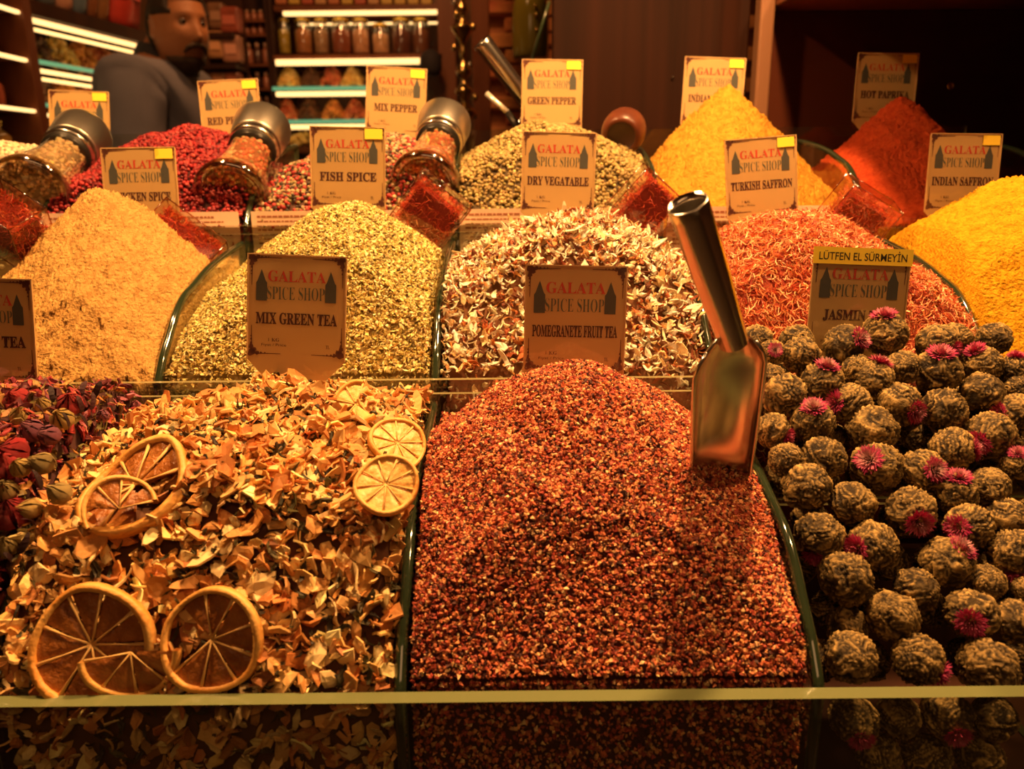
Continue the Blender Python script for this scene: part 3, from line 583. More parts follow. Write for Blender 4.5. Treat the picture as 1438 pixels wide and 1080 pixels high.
def tea_ball(c, r, fl, kind, lab, group):
    root = empty('tea_ball'); q = Quaternion((random.gauss(0, 1), random.gauss(0, 1), random.gauss(0, 1), random.gauss(0, 1))).normalized()
    root.location = c; tag(root, lab, 'tea ball', group)
    o = put('leaf_ball', random.choice(balls), root); o.matrix_local = q.to_matrix().to_4x4() @ Matrix.Scale(r, 4)
    if fl:
        d = Vector(fl).normalized(); f_ = put('blossom', blos[kind], root); f_.matrix_local = frame(d * r * .86, d) @ Matrix.Rotation(random.uniform(0, 6), 4, 'Z') @ Matrix.Diagonal((r * .62, r * .62, r * .66, 1))
    placed.append((Vector(c), r)); return root
for lo, hi, tn in tiers:
    row = sorted([b for b in BALLS if lo <= b[1] < hi], key=lambda b: b[0])
    for k, (px, py, rp, fl, kd) in enumerate(row):
        c = on_plane(px, py, 0); dep = -(CAMM.inverted() @ c).z; r = rp * dep / 1100 * .97
        if c.y - r < YF[0] + .002: c.y = YF[0] + .002 + r
        side = '' if not fl else (' with pale pink blossom' if kd == 0 else ' with pink blossom' if kd == 1 else ' with deep magenta blossom')
        tea_ball(c, r, fl, kd, f'tea ball{side or " without blossom"}, {ordn[k]} from left in the {tn}', 'jasmine tea balls')
# deeper and lower balls that show in the gaps and through the front glass
cnt = 0; low = 0
cands = [(P(1199, 1010, .342), .0125, 1), (P(1330, 1004, .342), .0130, 1), (P(1262, 1006, .345), .0115, 0), (P(1395, 1008, .345), .012, 0), (P(1232, 1060, .343), .0125, 0), (P(1300, 1062, .343), .0125, 0), (P(1375, 1064, .343), .0125, 0), (P(1180, 1068, .343), .0125, 0)]
for iy in range(12):
    for ix in range(13):
        for lz in range(2):
            x = .163 + ix * .0262 + (.013 if (iy + lz) % 2 else 0); y = .345 + iy * .0205; z = PL0.z + (y - PL0.y) * SLOPE - .017 - .02 * lz
            cands.append((Vector((x, y, z)), .0115, 0))
for c, r, fl in cands:
    if c.x < .150 + r or c.x > .340 - r or c.y > .520: continue
    if any((c - a).length < (r + b) * .86 for a, b in placed): continue
    if c.z < 1.045 and c.y < .36:
        low += 1; lab = f'shaded tea ball{" with blossom" if fl else ""} behind the front glass below the rim, number order {ordn[min(low-1,12)]} from the divider'; gr = 'tea balls below the glass rim'
        lab = 'shaded rolled tea ball pressed against the front glass below the rim'
    else: lab = 'half hidden rolled tea ball deep in a gap of the heap'; gr = 'half hidden tea balls'
    tea_ball(c, r, (0, -.8, -.3) if fl else None, 2, lab, gr); cnt += 1
# ------------------------------------------------------------------ text
def text_mesh(s, m, width=None, height=None, serif=True, bold=0, align='CENTER'):
    if serif: s = ''.join(chr(0x1D400 + ord(c) - 65) if 'A' <= c <= 'Z' else c for c in s)
    cu = bpy.data.curves.new('t', 'FONT'); cu.body = s; cu.align_x = align; cu.size = 1; cu.offset = bold; cu.resolution_u = 3
    ob = bpy.data.objects.new('t', cu); COL.objects.link(ob); dg = bpy.context.evaluated_depsgraph_get(); me = bpy.data.meshes.new_from_object(ob.evaluated_get(dg))
    bpy.data.objects.remove(ob); V = np.array([v.co[:] for v in me.vertices]); F = [tuple(p.vertices) for p in me.polygons]; bpy.data.meshes.remove(me)
    if len(V) == 0: return np.zeros((0, 3)), []
    V -= V.min(0); sz = V.max(0); V /= np.array([sz[0], sz[1], 1]); V[:, 2] = 0
    return V, F          # unit box
TXT = {}
def utext(s, serif=True, bold=0):
    if (s, serif, bold) not in TXT: TXT[(s, serif, bold)] = text_mesh(s, None, serif=serif, bold=bold)
    return TXT[(s, serif, bold)]
def add_text(mb, s, x0, x1, y0, y1, z, serif=True, bold=0):
    V, F = utext(s, serif, bold); mb.add([(x0 + v[0] * (x1 - x0), y0 + v[1] * (y1 - y0), z) for v in V], F)
def card_outline(W, H, ch, r):
    pts = []
    for cx, cy, a0 in ((W/2 - r, 0 - r, 90), (-W/2 + r, 0 - r, 180)):
        for k in range(5):
            a = R(a0 - 90 + 90 * k / 4) if a0 == 90 else R(90 + 90 * k / 4); pts.append((cx + r * math.cos(a), cy + r * math.sin(a)))
    pts += [(-W/2, -H), (-W/2 + ch, -H - ch * 1.05), (W/2 - ch, -H - ch * 1.05), (W/2, -H)]; return pts
def extr(pts, z0, z1):
    n = len(pts); mb = MB(); vs = [(x, y, z0) for x, y in pts] + [(x, y, z1) for x, y in pts]
    mb.add(vs, [tuple(range(n))[::-1], tuple(range(n, 2*n))] + [(i, (i+1) % n, (i+1) % n + n, i + n) for i in range(n)]); return mb
def price_card(TL, TR, BL, Y, Yb, title, label, sticker=True, banner=False, dotI=None, tw=.80):
    a, b, c = P(*TL, Y), P(*TR, Y), P(*BL, Yb); U = (b - a).normalized(); W = (b - a).length; D = (c - a); D = (D - U * D.dot(U)).normalized(); N = -U.cross(D); 
    N = U.cross(-D)
    if N.y > 0: N = -N
    mid = (a + b) / 2; root = empty('price_card'); root.matrix_world = Matrix(((U.x, -D.x, N.x, mid.x), (U.y, -D.y, N.y, mid.y), (U.z, -D.z, N.z, mid.z), (0, 0, 0, 1)))
    tag(root, label, 'price card', 'shop price cards'); H = W * 1.06; ch = W * .19
    extr(card_outline(W, H, ch, .03 * W), -.0004, .0004).build('card', M['paper'], root)
    # sleeve: clear film in front with a slight curl, thicker rim
    mb = MB(); n = 12; vs = []
    for i in range(n + 1):
        for j in range(n + 1):
            x = (i / n - .5) * W * 1.02; y = .004 * W - (H + .01) * j / n; vs.append((x, y, .0011 + .00025 * math.sin(i * .9 + title.__hash__() % 7 * 0 + j * .5) + .0002 * math.sin(j * 1.3 + len(title))))
    mb.add(vs, [(i*(n+1)+j, i*(n+1)+j+1, (i+1)*(n+1)+j+1, (i+1)*(n+1)+j) for i in range(n) for j in range(n)], True); mb.build('plastic_sleeve', M['sleeve'], root)
    e = .012 * W; mb = MB(); mb.box((-W/2, -H, .0004), (-W/2 + e, 0, .0010)).box((W/2 - e, -H, .0004), (W/2, 0, .0010)).box((-W/2, -e, .0004), (W/2, 0, .0010)); mb.build('sleeve_edge', M['paperedge'], root)
    X = lambda u: (u - .5) * W; Yv = lambda v: -v * W; z = .0006
    mb = MB(); add_text(mb, 'GALATA', X(.21), X(.79), Yv(.275), Yv(.165), z); mb.build('shop_name_lettering', M['red'], root)
    mb = MB(); add_text(mb, 'SPICE SHOP', X(.20), X(.78), Yv(.455), Yv(.325), z, bold=-.012); mb.build('shop_name_lettering', M['grey'], root)
    for u in (.145, .84):
        mb = MB(); mb.add([(X(u-.055), Yv(.47), z), (X(u+.055), Yv(.47), z), (X(u+.055), Yv(.29), z), (X(u+.04), Yv(.27), z), (X(u), Yv(.155), z), (X(u-.04), Yv(.27), z), (X(u-.055), Yv(.29), z)], [tuple(range(7))]); mb.build('tower_emblem', M['tower'], root)
    mb = MB(); add_text(mb, title, X(.5 - tw/2), X(.5 + tw/2), Yv(.705), Yv(.585), z, bold=.018)
    if dotI is not None: mb.box((X(dotI)-.0006, Yv(.575), z), (X(dotI)+.0006, Yv(.56), z+.00001))
    mb.build('product_lettering', M['black'], root)
    mb = MB(); add_text(mb, '1 KG', X(.22), X(.33), Yv(.88), Yv(.845), z); add_text(mb, 'Fiyat / Price', X(.15), X(.40), Yv(.935), Yv(.90), z, serif=False); add_text(mb, 'TL', X(.80), X(.84), Yv(.935), Yv(.90), z); mb.build('price_lettering', M['black'], root)
    mb = MB(); rr = random.Random(3)
    for sx in (-1, 1):
        for yy, sy in ((.035, -1), (1.0, 1)):
            cx = sx * .455; L = [(0, 0, .05), (.03, .01, .035), (.065, 0, .03), (.01, .03, .035), (0, .065, .035), (.035, .035, .03), (.10, .0, .018), (.0, .10, .018), (.14, 0, .014), (0, .14, .014), (.17, -.004, .009), (-.004, .17, .009)]
            for dx, dy, s in L:
                x = (cx - sx * dx) * W; y = -(yy - sy * dy) * W; s_ = s * W * .72; mb.add([(x - s_, y - s_*.6, z), (x - s_*.3, y - s_, z), (x + s_, y - s_*.4, z), (x + s_*.7, y + s_*.7, z), (x - s_*.5, y + s_, z)], [(0, 1, 2, 3, 4)])
            mb.add([(cx*W, -(yy)*W, z), ((cx - sx*.30)*W, -(yy)*W, z), ((cx - sx*.30)*W, -(yy+.006)*W, z), (cx*W, -(yy+.012)*W, z)], [(0, 1, 2, 3)])
            mb.add([(cx*W, -(yy)*W, z), ((cx+.012)*W, -(yy)*W, z), ((cx+.006)*W, -(yy - sy*.28)*W, z), (cx*W, -(yy - sy*.28)*W, z)], [(0, 1, 2, 3)])
    mb.build('border_ornament', M['orn'], root)
    if sticker:
        mb = MB().box((X(.73), Yv(.155), .0012), (X(.965), Yv(.025), .0014)); mb.build('yellow_sticker', M['yellow'], root)
    if banner:
        mb = MB().box((X(-.01), Yv(.125), .0013), (X(1.01), Yv(-.045), .0016)); b_ = mb.build('yellow_banner', M['yellow'], root)
        mb = MB(); add_text(mb, 'LÜTFEN EL SÜRMEYİN', X(.05), X(.95), Yv(.085), Yv(-.02), .0017, serif=False, bold=.008); mb.build('banner_lettering', M['banner_ink'], b_)
    return root
price_card((348,355),(488,361),(328,503), .520, .508, 'MIX GREEN TEA', 'price card reading MIX GREEN TEA tilted behind the dried fruit heap', False, tw=.82)
price_card((738,371),(882,374),(736,520), .520, .512, 'POMEGRANETE FRUIT TEA', 'glossy price card reading POMEGRANETE FRUIT TEA behind the red granules', False, tw=.84)
price_card((1143,352),(1280,357),(1151,490), .522, .514, 'JASMIN TEA', 'price card reading JASMIN TEA with yellow banner on top', False, True, tw=.70)
price_card((-95,388),(45,392),(-98,535), .510, .502, 'FLOWER TEA', 'dark price card cut by the left edge of the photo, ending in TEA', False)
price_card((141,208),(246,206),(136,318), .745, .735, 'CHICKEN SPICE', 'price card reading CHICKEN SPICE behind the tan powder heap')
price_card((435,177),(541,179),(430,290), .742, .734, 'FISH SPICE', 'price card reading FISH SPICE behind the herb flakes', tw=.76)
price_card((734,184),(838,187),(735,296), .742, .734, 'DRY VEGATABLE', 'brightly lit price card reading DRY VEGATABLE behind the white shavings', False, tw=.84)
price_card((1017,197),(1118,189),(1031,307), .742, .734, 'TURKISH SAFFRON', 'tilted price card reading TURKISH SAFFRON behind the saffron threads', tw=.86)
price_card((1307,187),(1408,188),(1318,305), .742, .734, 'INDIAN SAFFRON', 'price card reading INDIAN SAFFRON between paprika and yellow powder', tw=.86)
price_card((68,126),(153,129),(50,215), .955, .945, 'WHITE PEPPER', 'leaning price card at the far left behind the glass grinder')
price_card((277,114),(362,110),(276,205), .945, .938, 'RED PEPPER', 'price card reading RED PEPPER in front of the man')
price_card((515,92),(600,97),(509,185), .945, .938, 'MIX PEPPER', 'price card reading MIX PEPPER behind the mixed peppercorns', tw=.72)
price_card((733,83),(819,84),(735,180), .945, .938, 'GREEN PEPPER', 'price card reading GREEN PEPPER behind the olive peppercorns')
price_card((962,79),(1048,82),(961,170), .955, .950, 'INDIAN CURRY', 'price card reading INDIAN CURRY half hidden by the golden heap', dotI=.24)
price_card((1205,74),(1291,75),(1203,165), .955, .950, 'HOT PAPRIKA', 'shaded price card reading HOT PAPRIKA behind the red heap')
# ------------------------------------------------------------------ printed paper strips behind the upper front glass
def paper_strip(x0, x1, lab, emblem):
    z0, z1 = RIM[2] - .045, RIM[2] + .013; y = YF[2] + .0030; root = MB().box((x0, y, z0), (x1, y + .0006, z1)).build('paper_strip', M['strip_paper']); tag(root, lab, 'paper label', 'printed paper strips')
    mb = MB(); rr = random.Random(int(x0 * 1000)); W = x1 - x0; ex = x0 + W * .52
    for i, z in enumerate(np.arange(z1 - .006, z0 + .004, -.0042)):
        xa = x0 + W * .03; xe = x0 + W * (rr.uniform(.30, .44)) if emblem or True else x1
        for a_, b_ in ((xa, xe), (x0 + W * .68, x0 + W * rr.uniform(.85, .97))):
            x = a_
            while x < b_:
                l = rr.uniform(.002, .006); mb.box((x, y - .0002, z), (min(x + l, b_), y, z + .0013 + (.0006 if i % 3 == 0 else 0))); x += l + .001
    for k in range(14):
        a_ = math.pi * k / 13; a2 = math.pi * (k + 1) / 13
        for r_ in (.013, .010): mb.add([(ex + r_*math.cos(a_), y-.0002, z0+.028+r_*.9*math.sin(a_)), (ex + (r_+.0014)*math.cos(a_), y-.0002, z0+.028+(r_+.0014)*.9*math.sin(a_)), (ex + (r_+.0014)*math.cos(a2), y-.0002, z0+.028+(r_+.0014)*.9*math.sin(a2)), (ex + r_*math.cos(a2), y-.0002, z0+.028+r_*.9*math.sin(a2))], [(0,1,2,3)])
    mb.box((ex-.013, y-.0002, z0+.022), (ex+.013, y, z0+.026)); mb.box((ex-.010, y-.0002, z0+.008), (ex+.010, y, z0+.018)); mb.build('printing', M['strip_print'], root)
for i in range(1, 5):
    paper_strip(XD[i] + .006, XD[i+1] - .006, ['printed paper strip behind the glass below the red peppercorns', 'printed paper strip behind the glass below the mixed peppercorns', 'printed paper strip behind the glass below the green peppercorns', 'printed paper strip behind the glass below the golden curry'][i-1], True)
# ------------------------------------------------------------------ glass grinders
def grinder(A, B, rbase, label, cols, ws):
    A = Vector(A); B = Vector(B); L = (B - A).length; root = empty('pepper_grinder'); root.matrix_world = frame(A, B - A); tag(root, label, 'grinder', 'glass spice grinders'); r = rbase
    prof = [(r*.90, 0), (r, .004), (r, .010), (r*.93, L*.12), (r*.78, L*.26), (r*.66, L*.42), (r*.62, L*.55), (r*.64, L*.66)]
    prof = smooth(prof, 3); MB().lathe(prof, 36, capa=False, capb=False).build('glass_body', M['jar'], root)
    MB().lathe([(r*.97, .0005), (r*.99, .003), (r*.80, .007), (r*.74, .006), (r*.72, .003), (r*.70, .004)], 36, capa=False, capb=False).build('glass_base', M['glassrim'], root)
    MB().lathe([(r*.93, -.0005), (r*1.0, .001), (r*1.015, .005), (r*1.0, .009), (r*.985, .005), (r*.93, -.0005)], 40, capa=False, capb=False).build('base_rim', M['glassrim'], root)
    MB().lathe([(r*.68, L*.62), (r*.685, L*.66), (r*.66, L*.665), (r*.66, L*.68)], 36).build('dark_collar', M['darkmetal'], root)
    MB().lathe([(r*.71, L*.650), (r*.735, L*.655), (r*.745, L*.715), (r*.70, L*.722)], 40).build('steel_ring', M['steel2'], root)
    MB().lathe([(r*.74, L*.722), (r*.755, L*.73), (r*.86, L*.96), (r*.85, L*.985)], 44).lathe([(r*.85, L*.985), (r*.82, L*1.0)], 44).build('steel_cap', M['steel'], root)
    v, f = ico(1); n = 1400; zz = RNG.uniform(.012, L * .60, n); pr = np.array(prof); rr = np.interp(zz, pr[:, 1], pr[:, 0]) - .0035; a = RNG.uniform(0, 6.283, n); rad = rr * np.sqrt(RNG.uniform(.75, 1, n))
    nb = 260; zz[:nb] = .0125; rad[:nb] = r * .82 * np.sqrt(RNG.uniform(0, 1, nb)); Pp = np.stack([rad*np.cos(a), rad*np.sin(a), zz], -1); me = scatter_mesh('peppercorns', [(v, f, Pp, quat_mats(n), .0024*RNG.uniform(.8, 1.2, n), pick(cols, ws, n))], CORN, True); o = put('peppercorns', me, root); o['kind'] = 'stuff'
    MB().lathe([(r*.6, .013), (r*.82, .02), (r*.60, L*.35), (r*.54, L*.56)], 20).build('filling', mat('fill', tuple(.5*c for c in cols[0]), .9), root)
mixc = [(.62, .22, .08), (.50, .10, .05), (.62, .42, .20), (.30, .22, .07)]
grinder(P(40, 272, .775), P(118, 190, .925), .036, 'glass grinder of white peppercorns with steel cap at the far left', [(.62, .44, .22), (.48, .30, .13)], [2, 1])
grinder(P(324, 276, .785), P(370, 178, .915), .0360, 'glass grinder with steel cap lying on the red peppercorns', mixc, [3, 2, 2, 1])
grinder(P(596, 262, .790), P(625, 172, .915), .0345, 'glass grinder with steel cap standing behind the saffron box', mixc, [3, 2, 2, 1])
# brown wooden grinder end-on
cc = P(872, 192, .86); root = empty('wooden_pot'); root.matrix_world = frame(cc, Vector((.28, .88, .35))); tag(root, 'small round brown wooden pot lying with its dark end to the viewer', 'pot')
wpm = wood('pot_wood', (.07, .018, .009), (.15, .042, .018), 20, (1, 1, 1), .35)
MB().lathe(smooth([(.015, .001), (.0155, 0), (.019, .001), (.0225, .008), (.0235, .020), (.021, .032), (.014, .040)], 3), 36, capa=False).build('pot_body', wpm, root)
MB().lathe([(.0150, .0015), (.013, .004), (.0001, .004)], 30, capa=False, capb=False).build('dark_end', mat('dark_end', (.045, .014, .008), .35), root)
# ------------------------------------------------------------------ clear boxes of saffron
v_sl = [sliver(70 + i, .07, .6) for i in range(5)]
def saffron_box(px, py, Y, size, eul, label, fill=.93):
    root = empty('saffron_box'); root.matrix_world = Matrix.Translation(P(px, py, Y)) @ Euler([R(a) for a in eul]).to_matrix().to_4x4(); tag(root, label, 'box', 'clear boxes of red saffron')
    a, b, c = [s / 2 for s in size]; t = .0012; MB().bevbox((-a, -b, -c), (a, b, c), .0015).build('clear_box', M['acrylic'], root)
    e = .0006; mb = MB()
    for sx in (-1, 1):
        for sy in (-1, 1): mb.tube([(sx*a, sy*b, -c), (sx*a, sy*b, c)], e, 6); mb.tube([(sx*a, -b, sy*c), (sx*a, b, sy*c)], e, 6); mb.tube([(-a, sx*b, sy*c), (a, sx*b, sy*c)], e, 6)
    mb.build('box_edge', M['acredge'], root)
    MB().box((-a*1.01, -b*1.01, c*.72), (a*1.01, b*1.01, c*.75)).build('lid_seam', M['acrylic'], root)
    n = 1100; q = RNG.uniform(-1, 1, (n, 3)); ax = RNG.integers(0, 3, n); sg = RNG.choice([-1, 1], n); q[np.arange(n), ax] = sg * RNG.uniform(.82, 1, n)
    q[:, 2] = -1 + (q[:, 2] + 1) * fill; Pp = q * np.array([a - .004, b - .004, c - .004])
    me = scatter_mesh('saffron', split_groups(v_sl, Pp, quat_mats(n), .0048 * RNG.uniform(.6, 1.2, n), pick([(.55, .06, .02), (.38, .025, .012), (.68, .17, .04)], [4, 3, 1.5], n)), SAF); o = put('saffron', me, root); o['kind'] = 'stuff'
    MB().box((-a+.006, -b+.006, -c+.006), (a-.006, b-.006, -c + 2*c*fill - .008)).build('saffron_core', mat('saf_core', (.22, .02, .01), .9), root)
saffron_box(18, 318, .650, (.052, .034, .050), (30, 28, -20), 'clear box of red saffron cut by the left edge of the photo')
saffron_box(263, 334, .705, (.062, .030, .030), (-30, 38, 0), 'long clear box of red saffron leaning by the tan powder')
saffron_box(605, 296, .700, (.052, .034, .048), (8, 38, 6), 'tilted clear box of red saffron in front of the middle grinder')
saffron_box(903, 292, .715, (.056, .036, .048), (8, -48, -8), 'tilted clear box of red saffron right of the dry vegatable card')
saffron_box(1206, 298, .700, (.050, .032, .040), (20, 30, 0), 'small clear box of red saffron right of the turkish saffron card')
# ------------------------------------------------------------------ steel scoop in the red granules
def scoop(Tp, Jn, Tip, wdir, rh0, rh1, wb, label, name='steel_scoop', depth=1.0, mt=None):
    Tp, Jn, Tip = Vector(Tp), Vector(Jn), Vector(Tip); root = empty(name, Jn); tag(root, label, 'scoop'); mt = mt or M['steel2']
    o0 = Jn; ax = (Jn - Tp).normalized(); mb = MB(); Lh = (Jn - Tp).length; F = frame(Tp - o0, ax)
    mb.lathe([(rh0*.90, .004), (rh0*.95, 0), (rh0, .001), (rh0, .006), (rh0*.96, Lh*.5), (rh1*1.05, Lh*.9), (rh1, Lh + .006)], 32, F, capa=False, capb=False); mb.lathe([(rh0*.90, .004), (rh0*.86, Lh*.5), (rh1*.9, Lh*.9)], 32, F, capa=False, capb=True)
    mb.build('handle', mt, root)
    # blade: a trough; cross section arc in plane spanned by side vector and back vector
    bx = (Tip - Jn).normalized(); Lb = (Tip - Jn).length; back = -Vector(wdir); back = (back - bx * back.dot(bx)).normalized(); sd = bx.cross(back).normalized(); vs = []; n = 20; mrows = 16
    for i in range(mrows + 1):
        t = i / mrows; grow = min(1, (t / .20)); grow = math.sin(grow * math.pi / 2); wv = rh1 * (1 - grow) + wb * grow; wv *= 1 - .10 * max(0, (t - .3)); dp = (rh1 * (1 - grow) + wb * .95 * grow) * depth * (1 - .25 * t)
        for k in range(n + 1):
            a = -1 + 2 * k / n; ang = a * math.pi * (.5 + .0 * t); tt = t
            p = bx * (Lb * tt - abs(a)**3 * Lb * .10 * (t > .5) * (t - .5) * 2) + sd * wv * math.sin(ang) + back * (dp * math.cos(ang) - dp * .3)
            vs.append(p)
    th = .0009; m_ = len(vs); cent = [bx * (Lb * i / mrows) - back * wb * .3 for i in range(mrows + 1)]
    vs2 = []
    for i in range(mrows + 1):
        for k in range(n + 1): p = vs[i*(n+1)+k]; d_ = (p - (cent[i])).normalized(); vs2.append(p - d_ * th)
    fs = []; w1 = n + 1
    for i in range(mrows):
        for k in range(n): q = i*w1+k; fs += [(q, q+1, q+w1+1, q+w1), (m_+q+w1, m_+q+w1+1, m_+q+1, m_+q)]
        for k in (0, n): q = i*w1+k; fs.append((q, q+w1, m_+q+w1, m_+q))
    for k in range(n): q = mrows*w1+k; fs.append((q, q+1, m_+q+1, m_+q)); fs.append((k+1, k, m_+k, m_+k+1))
    mb = MB(); mb.add(vs + vs2, fs, True); mb.build('blade', mt, root)
    mb = MB()
    for k in (0, n): mb.tube([vs[i*w1+k] for i in range(1, mrows + 1)], .0011, 6)
    mb.build('rolled_rim', mt, root); return root
_ty = on_heap(h_red, 1014, 672).y + .002
scoop(P(965, 284, _ty - .060), P(1026, 468, _ty - .034), P(1008, 694, _ty + .006), (.22, -.95, -.2), .0090, .0072, .0190, 'large steel scoop stuck upright in the red granules', depth=.5)
scoop(P(676, 58, 1.02), P(746, 150, 1.04), P(790, 240, 1.03), (-.5, -.8, .3), .0120, .0105, .026, 'steel scoop handle rising behind the green pepper card')
# ------------------------------------------------------------------ partition, post and dark cabinet on the right
def tbox(name, a, b, m, label, cat, group=None, parent=None, bev=.003):
    c = (Vector(a) + Vector(b)) / 2; mb = MB().bevbox(tuple(Vector(a) - c), tuple(Vector(b) - c), bev); o = mb.build(name, m, parent); o.location = c
    if label: tag(o, label, cat, group)
    return o
xp0 = P(776, 90, 1.10).x; xp1 = P(1050, 90, 1.10).x
tbox('wooden_partition', (xp0, 1.10, .95), (xp1, 1.125, 2.3), M['walnut'], 'dark walnut partition board with vertical grain behind the peppercorns', 'partition')
sc_ = P(945, 108, 1.097); o = MB().lathe([(.0001, 0), (.0016, .0), (.0012, .0012), (.0001, .0015)], 12, frame(sc_, (0, -1, 0)), capa=False, capb=False).build('screw', M['steel2']); tag(o, 'tiny bright screw in the dark walnut partition', 'screw')
xq = P(1072, 80, 1.03).x
tbox('wooden_post', (xq - .010, 1.02, .95), (xq + .008, 1.045, 2.3), M['post'], 'pale brown wooden post at the edge of the dark right cabinet', 'post')
rc = empty('dark_cabinet', (.6, 1.06, 1.3)); tag(rc, 'dark red brown wooden cabinet enclosing the paprika at the right', 'cabinet')
def cpart(nm, a, b, m): o = MB().bevbox(a, b, .002).build(nm, m, rc); o.location = -Vector((.6, 1.06, 1.3)); return o
cpart('back_panel', (xq + .010, 1.05, .95), (1.25, 1.07, 1.487), M['redwood'])
cpart('top_board', (xq + .010, .66, 1.487), (1.25, 1.07, 1.512), M['shelfwood'])
cpart('side_panel', (.66, .70, .95), (.68, 1.05, 1.487), M['redwood'])
kn = P(1333, 121, 1.048); mb = MB(); F_ = frame(kn, (0, -1, 0)); mb.lathe([(.0028, 0), (.0048, .0), (.0048, .003), (.0036, .004), (.0028, .003)], 20, F_, capa=False, capb=False); mb.lathe([(.0001, .001), (.0016, .001), (.0012, .003), (.0001, .0032)], 10, F_, capa=False, capb=False)
o = mb.build('lock_ring', M['brass'], rc); o.location = -Vector((.6, 1.06, 1.3))
# ------------------------------------------------------------------ brick wall, post and brass ornament
bw = empty('wall_bricks', (0, 3.1, 1.6)); struct(bw)
bx0 = P(684, 60, 3.1).x; o = MB().box((bx0, 3.12, 0), (1.2, 3.2, 2.9)).build('mortar', mat('mortar', (.34, .13, .05), .9, bump=.5, bscale=60), bw); o.location = (0, -3.1, -1.6)
bmats = [mat('brick_a', (.50, .15, .045), .85, bump=.8, bscale=40, col2=(.62, .26, .08), vscale=12), mat('brick_b', (.36, .075, .03), .85, bump=.8, bscale=40, col2=(.5, .17, .05), vscale=12), mat('brick_c', (.62, .25, .08), .85, bump=.8, bscale=40)]
bme = []
for i in range(6):
    mb = MB(); mb.bevbox((-.075, -.02, -.023), (.075, .02, .023), .008); r_ = random.Random(i); mb.v = [(x + r_.uniform(-.003, .003), y + r_.uniform(-.004, .004), z + r_.uniform(-.003, .003)) for x, y, z in mb.v]; bme.append(mb.mesh('brick', bmats[i % 3]))
for iz in range(16):
    for ix in range(6):
        o = put('brick', random.choice(bme), bw); o.location = (bx0 + .06 + ix * .162 + (.08 if iz % 2 else 0), random.uniform(-.004, .006), 1.22 - 1.6 + iz * .054); o.rotation_euler = (0, random.uniform(-.02, .02), random.uniform(-.02, .02))
pp = P(677, 100, 2.75).x
tbox('wooden_post', (pp - .030, 2.72, 0), (pp + .026, 2.80, 2.9), M['shelfwood'], 'red brown wooden post between brass ornament and brick wall', 'post')
om = P(651, 100, 2.55); root = empty('brass_ornament', (om.x, 2.55, om.z)); tag(root, 'tall ornate brass and glass ornament hanging before the wooden post', 'ornament')
u = pxm(2.55, 100)
prf = [(2, -95), (10, -88), (13, -80), (5, -74), (9, -66), (17, -56), (8, -46), (4, -40), (9, -32), (13, -26), (6, -18), (4, -10), (11, -2), (7, 8), (3, 14), (5, 24), (3, 34), (7, 42), (14, 52), (16, 58), (6, 64), (5, 74), (9, 80), (4, 88), (6, 98), (2, 106)]
MB().lathe(smooth([(max(.5, a) * u, b * u) for a, b in prf], 3), 20).build('turned_stem', M['brass'], root)
for k in range(10):
    a = k * 2.4; zz = [-60, -45, -20, 10, 30, 55, 62, 70, -35, 90][k] * u; rr_ = [14, 16, 17, 15, 12, 18, 17, 15, 16, 12][k] * u
    o = MB().lathe([(.1*u, -5*u), (3.5*u, -3*u), (4.5*u, 0), (3*u, 4*u), (.1*u, 6*u)], 10, capa=False, capb=False).build('brass_drop', M['brass'] if k % 3 else M['steel2'], root); o.location = (rr_ * math.cos(a), rr_ * math.sin(a), zz)
ob_ = P(745, 40, 2.6); root = empty('olive_bottle', ob_); tag(root, 'large olive green glass bottle in front of the brick wall', 'bottle'); u = pxm(2.6, 40)
MB().lathe(smooth([(20*u, -40*u), (25*u, -36*u), (26*u, 0), (24*u, 30*u), (15*u, 55*u), (8*u, 65*u), (8*u, 90*u)], 3), 28).build('bottle_glass', mat('olive_glass', (.16, .13, .015), .15, coat=.6), root)
for dx, dz in ((6, 24), (7, 13), (8, -6)): o = MB().lathe([(.1*u, -3*u), (3*u, 0), (.1*u, 3*u)], 10, capa=False, capb=False).build('gilt_dot', M['brass'], root); o.location = (dx * u, -25.5 * u, dz * u)
g0, g1 = P(772, 2, 2.2), P(746, 88, 2.2); o = MB().tube([g0 - ob_, g1 - ob_], .004, 8).build('leaning_glass_edge', mat('green_rod', (.25, .45, .22), .2, coat=.6), root)  # leaning glass edge drawn as a rod; no bottle part, only parented to it
e0, e1, e2 = P(683, 131, .97), P(713, 158, .965), P(732, 186, .955); root = MB().tube([e0, e1], .0032, 12).build('steel_spoon', mat('bright_steel', (.95, .85, .7), .25, .6)); tag(root, 'short bright steel spoon handle below the slanted scoop handle', 'spoon'); MB().tube([e1, e2], [.0038, .005], 12).build('dark_tip', M['darkmetal'], root)
